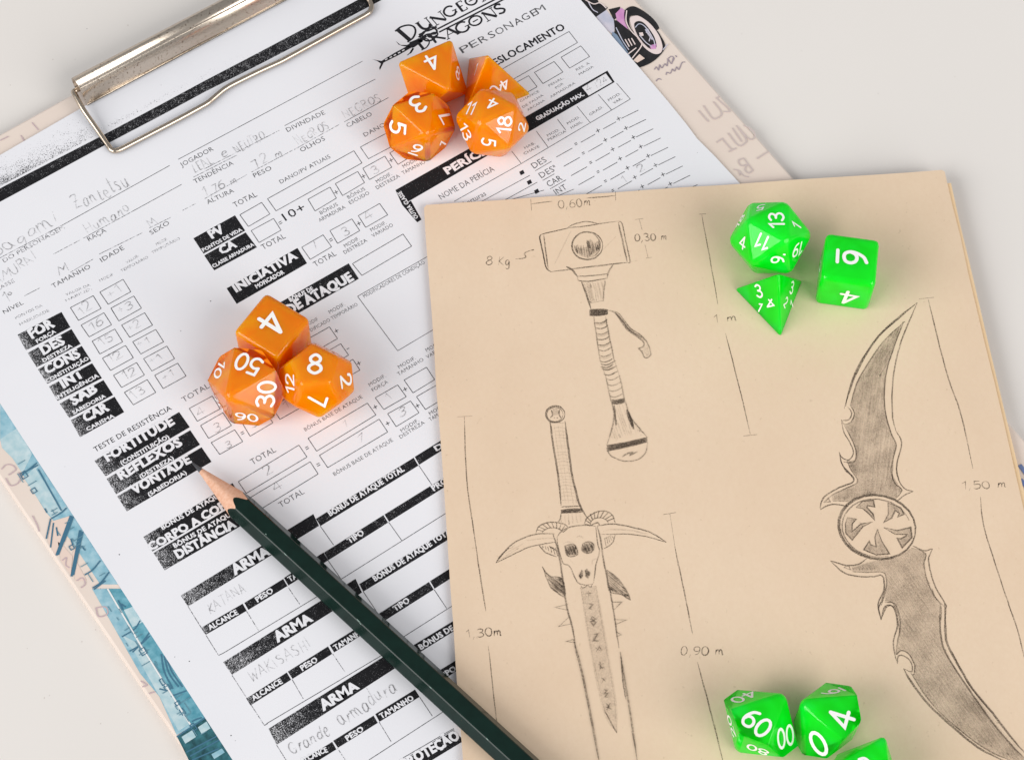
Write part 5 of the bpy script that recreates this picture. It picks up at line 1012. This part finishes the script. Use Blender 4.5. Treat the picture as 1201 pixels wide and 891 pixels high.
# ------------------------------------------------------------------ dice
PHI = (1 + 5 ** .5) / 2; SG = (-1, 1)
def cyc(v): return [v, (v[1], v[2], v[0]), (v[2], v[0], v[1])]
def hull_faces(V):
    fs = {}
    for t in itertools.combinations(range(len(V)), 3):
        a, b, c = V[list(t)]; n = np.cross(b - a, c - a); l = np.linalg.norm(n)
        if l < 1e-9: continue
        n = n / l; o = n @ a
        if o < 0: n, o = -n, -o
        if np.all(V @ n <= o + 1e-6): fs[tuple(np.where(V @ n > o - 1e-6)[0])] = n
    return fs
_shape = {}
def shape(k):
    if k in _shape: return _shape[k]
    if k == 4: V = [(1, 1, 1), (1, -1, -1), (-1, 1, -1), (-1, -1, 1)]
    if k == 6: V = list(itertools.product(SG, SG, SG))
    if k == 8: V = [tuple(q * (i == j) for j in range(3)) for i in range(3) for q in SG]
    if k == 20: V = [w for a in SG for b in SG for w in cyc((0, a, b * PHI))]
    if k == 12: V = list(itertools.product(SG, SG, SG)) + [w for a in SG for b in SG for w in cyc((0, a / PHI, b * PHI))]
    if k == 10: V = [(0, 0, 1.), (0, 0, -1.)] + [(math.cos(i * math.pi / 5), math.sin(i * math.pi / 5), .105573 * (1 if i % 2 else -1)) for i in range(10)]
    V = np.array(V, float); fs = hull_faces(V); n = list(fs.values())[0]
    z = np.array([0, 0, -1.]); v = np.cross(n, z); cc = n @ z
    if np.linalg.norm(v) < 1e-9: Mx = np.eye(3) if cc > 0 else np.diag([1, -1, -1])
    else:
        Kx = np.array([[0, -v[2], v[1]], [v[2], 0, -v[0]], [-v[1], v[0], 0]]); Mx = np.eye(3) + Kx + Kx @ Kx / (1 + cc)
    V = V @ Mx.T; V[:, 2] -= V[:, 2].min(); fs = hull_faces(V - V.mean(0))
    _shape[k] = (V / V[:, 2].max(), fs); return _shape[k]
NAME = {4: 'four_sided_die', 6: 'six_sided_die', 8: 'eight_sided_die', 10: 'ten_sided_die', 12: 'twelve_sided_die', 20: 'twenty_sided_die'}
def die(k, x, y, yaw, h, z0, mat, label, group, nums, bev):
    V, fs = shape(k); Rz = np.array([[math.cos(yaw), -math.sin(yaw), 0], [math.sin(yaw), math.cos(yaw), 0], [0, 0, 1]])
    V = V @ Rz.T * h + np.array([x, y, z0]); cen = V.mean(0)
    bm = bmesh.new(); bv = [bm.verts.new(p) for p in V]; planes = []
    for f, n in fs.items():
        n = n @ Rz.T; fc = V[list(f)].mean(0); u = V[f[0]] - fc; u /= np.linalg.norm(u); w = np.cross(n, u)
        order = sorted(f, key=lambda i: math.atan2((V[i] - fc) @ w, (V[i] - fc) @ u))
        bm.faces.new([bv[i] for i in order]); planes.append((n, fc))
    bm.normal_update()
    flat_n = [p[0] for p in planes]
    bmesh.ops.bevel(bm, geom=list(bm.edges) + list(bm.verts), offset=bev, segments=3, profile=.5, affect='EDGES')
    bm.verts.index_update()
    VV = [v.co.copy() for v in bm.verts]; FF = [[v.index for v in f.verts] for f in bm.faces]
    sm = [max(float(np.dot(n, f.normal)) for n in flat_n) < .9995 for f in bm.faces]; bm.free()
    zmin = min(v.z for v in VV)
    o = mk(NAME[k], VV, FF, mat, origin=(x, y, z0)); o.data.polygons.foreach_set('use_smooth', sm)
    tag(o, label, 'die', group)
    for s, cx, cy, ux, uy, size in nums:
        d = ray(cx, cy); best = None
        for n, fc in planes:
            if n @ d < 0:
                t = ((fc - C_POS) @ n) / (d @ n)
                if best is None or t > best[0]: best = (t, n, fc)
        t, n, fc = best; c = C_POS + d * t
        d2 = ray(cx + ux * 4, cy + uy * 4); t2 = ((fc - C_POS) @ n) / (d2 @ n); upd = C_POS + d2 * t2 - c; upd /= np.linalg.norm(upd); rt = np.cross(upd, n)
        sts, W = glyphs(s.replace('_', '').replace('.', ''), .16); g = Geo()
        S = size / 1000; off = n * .00003
        for st in sts:
            ribbon(g, [c + rt * ((px - W / 2) * S) + upd * ((py - .5) * S) + off for px, py in st], n, S * .155, cap=True)
        if '_' in s: ribbon(g, [c + rt * (-.3 * S) + upd * (-.78 * S) + off, c + rt * (.3 * S) + upd * (-.78 * S) + off], n, S * .15, cap=True)
        if '.' in s: ribbon(g, [c + rt * (.5 * S) + upd * (-.45 * S) + off, c + rt * (.52 * S) + upd * (-.38 * S) + off], n, S * .16, cap=True)
        g.build('numeral', M['num'], o)
    return o
OR, GR = M['orange'], M['green']
GO, GG = 'orange dice on the character sheet', 'green dice on the tan paper'
die(8, -.02522, .0947, 1.30509, .01467, ZS, OR, 'orange resin eight-sided die showing 4 beside the printed title', GO, [('4', 506.4, 73, .55, .83, 5.0), ('8', 537, 86, .15, -1, 4.2)], .00075)
die(10, -.02864, .07789, 1.93189, .01414, ZS, OR, 'orange resin ten-sided die showing 3 and 5 in the four-dice cluster', GO, [('3', 490, 122.5, .62, .78, 5.4), ('5', 466.5, 150, .98, .2, 5.2), ('9_', 489, 174.5, .6, -.8, 4.2), ('7', 522, 137, -.7, .7, 4.6), ('1', 519, 169, -.85, -.53, 3.6)], .00095)
die(20, -.00752, .07845, 5.07604, .01807, ZS, OR, 'orange resin twenty-sided die showing 4 and 18 on the black skills bar', GO, [('4', 577, 122, -.55, .83, 3.5), ('11', 552, 127, .4, -.9, 3.6), ('18', 591.5, 147, -1, -.1, 4.0), ('13', 546, 154.5, .87, -.5, 3.8), ('5', 573, 167, 1, .15, 3.8), ('2', 612, 149, -.95, -.2, 3.6)], .00095)
die(4, -.00945, .09559, 1.24254, .0188, ZS, OR, 'clear orange four-sided die behind the twenty-sided die', GO, [('1', 558.5, 81, .3, -.95, 3.4), ('4', 591.5, 99.5, .5, .8, 3.4), ('2', 581, 104, -1, .1, 3.4)], .00075)
die(10, -.07209, -.0081, 1.05068, .01529, ZS, OR, 'orange resin percentile die showing 50 and 30', GO, [('50', 291.3, 426.8, -.46, .89, 4.9), ('30', 312, 462, -1, 0, 5.0), ('90', 289.4, 489, -.15, -1, 4.2), ('10', 257.6, 433, .84, .55, 4.0), ('70', 256.4, 472.7, .86, -.5, 3.4)], .00095)
die(12, -.05311, -.00596, 4.60261, .01739, ZS, OR, 'orange resin twelve-sided die showing 8 on top', GO, [('8', 369.7, 426.7, .08, -1, 5.6), ('7', 371.9, 469.5, 1, .2, 4.8), ('12', 340, 450, -1, -.25, 4.2), ('2', 406, 446, .93, -.36, 5.0)], .00095)
die(6, -.06574, .00719, 2.57718, .01511, ZS, OR, 'orange resin six-sided die showing 4 on its square top', GO, [('4', 318.3, 379.4, .85, .52, 7.2)], .0015)
die(10, .06506, -.10026, 3.91832, .01467, ZK, GR, 'green resin percentile die showing 60 on top', GG, [('60', 887.9, 847.2, .65, -.76, 4.9), ('40', 872.3, 817.1, .9, .4, 4.2), ('00', 921.3, 863.4, -.1, -1, 4.8), ('20', 857.8, 851, -.9, .4, 3.8), ('80', 888.5, 878.5, -.43, .9, 3.8)], .00095)
die(10, .08196, -.09902, 5.95425, .01442, ZK, GR, 'green resin ten-sided die showing 4 and 0', GG, [('4', 987.1, 841.5, -.95, -.3, 6.0), ('0', 960, 871.3, -.5, -.87, 6.0), ('6_', 974.5, 811.2, -.95, .25, 4.4)], .00095)
die(4, .07258, .02578, -.09047, .01639, ZK, GR, 'green resin four-sided pyramid die', GG, [('3', 889.9, 341.3, -.25, -.97, 3.6), ('4', 903.5, 356.5, -.5, .85, 3.2), ('1', 890.9, 360, .45, -.9, 3.0), ('3', 928.8, 337.3, .2, -1, 3.4), ('2', 921.7, 354.4, .35, -.95, 2.8), ('1', 928.3, 357, -.3, -1, 2.8)], .0007)
die(6, .09278, .03188, 1.44076, .01497, ZK, GR, 'green resin six-sided die showing an underlined 6', GG, [('6_', 1003.5, 302.4, 1, .1, 6.4), ('4', 994.5, 349, -.4, .92, 6.4), ('2', 961.5, 314.5, .3, -1, 5.0)], .0015)
die(20, .0713, .04108, 4.06636, .01903, ZK, GR, 'green resin twenty-sided die showing 13 and 11', GG, [('13', 910.7, 258.7, -1, 0, 4.0), ('11', 895, 284, -.4, .9, 3.8), ('9.', 912.4, 304.5, -1, 0, 3.6), ('4', 871.4, 284.5, .2, -1, 3.6), ('19', 936, 292.4, -.2, .95, 3.8), ('1', 934.2, 264.9, -.8, -.55, 3.4), ('5', 892.1, 243.5, -.3, .95, 3.4), ('18', 868, 259.8, -.8, -.5, 3.4)], .00095)
# eight-sided die whose far corner shows at the bottom: placed from that corner
V8, _ = shape(8); yaw8 = 1.30509 + .05
Rz = np.array([[math.cos(yaw8), -math.sin(yaw8), 0], [math.sin(yaw8), math.cos(yaw8), 0], [0, 0, 1]]); Q8 = V8 @ Rz.T * .0146
tops = sorted([q for q in Q8 if q[2] > .0145], key=lambda q: -q[1])
far = P(1038.5, 861.5, ZK + .0146)
die(8, far.x - tops[0][0], far.y - tops[0][1], yaw8, .0146, ZK, GR, 'green resin eight-sided die beside the ten-sided die showing 4 and 0', GG, [('3', 1012, 900, .2, -1, 5.0)], .00075)
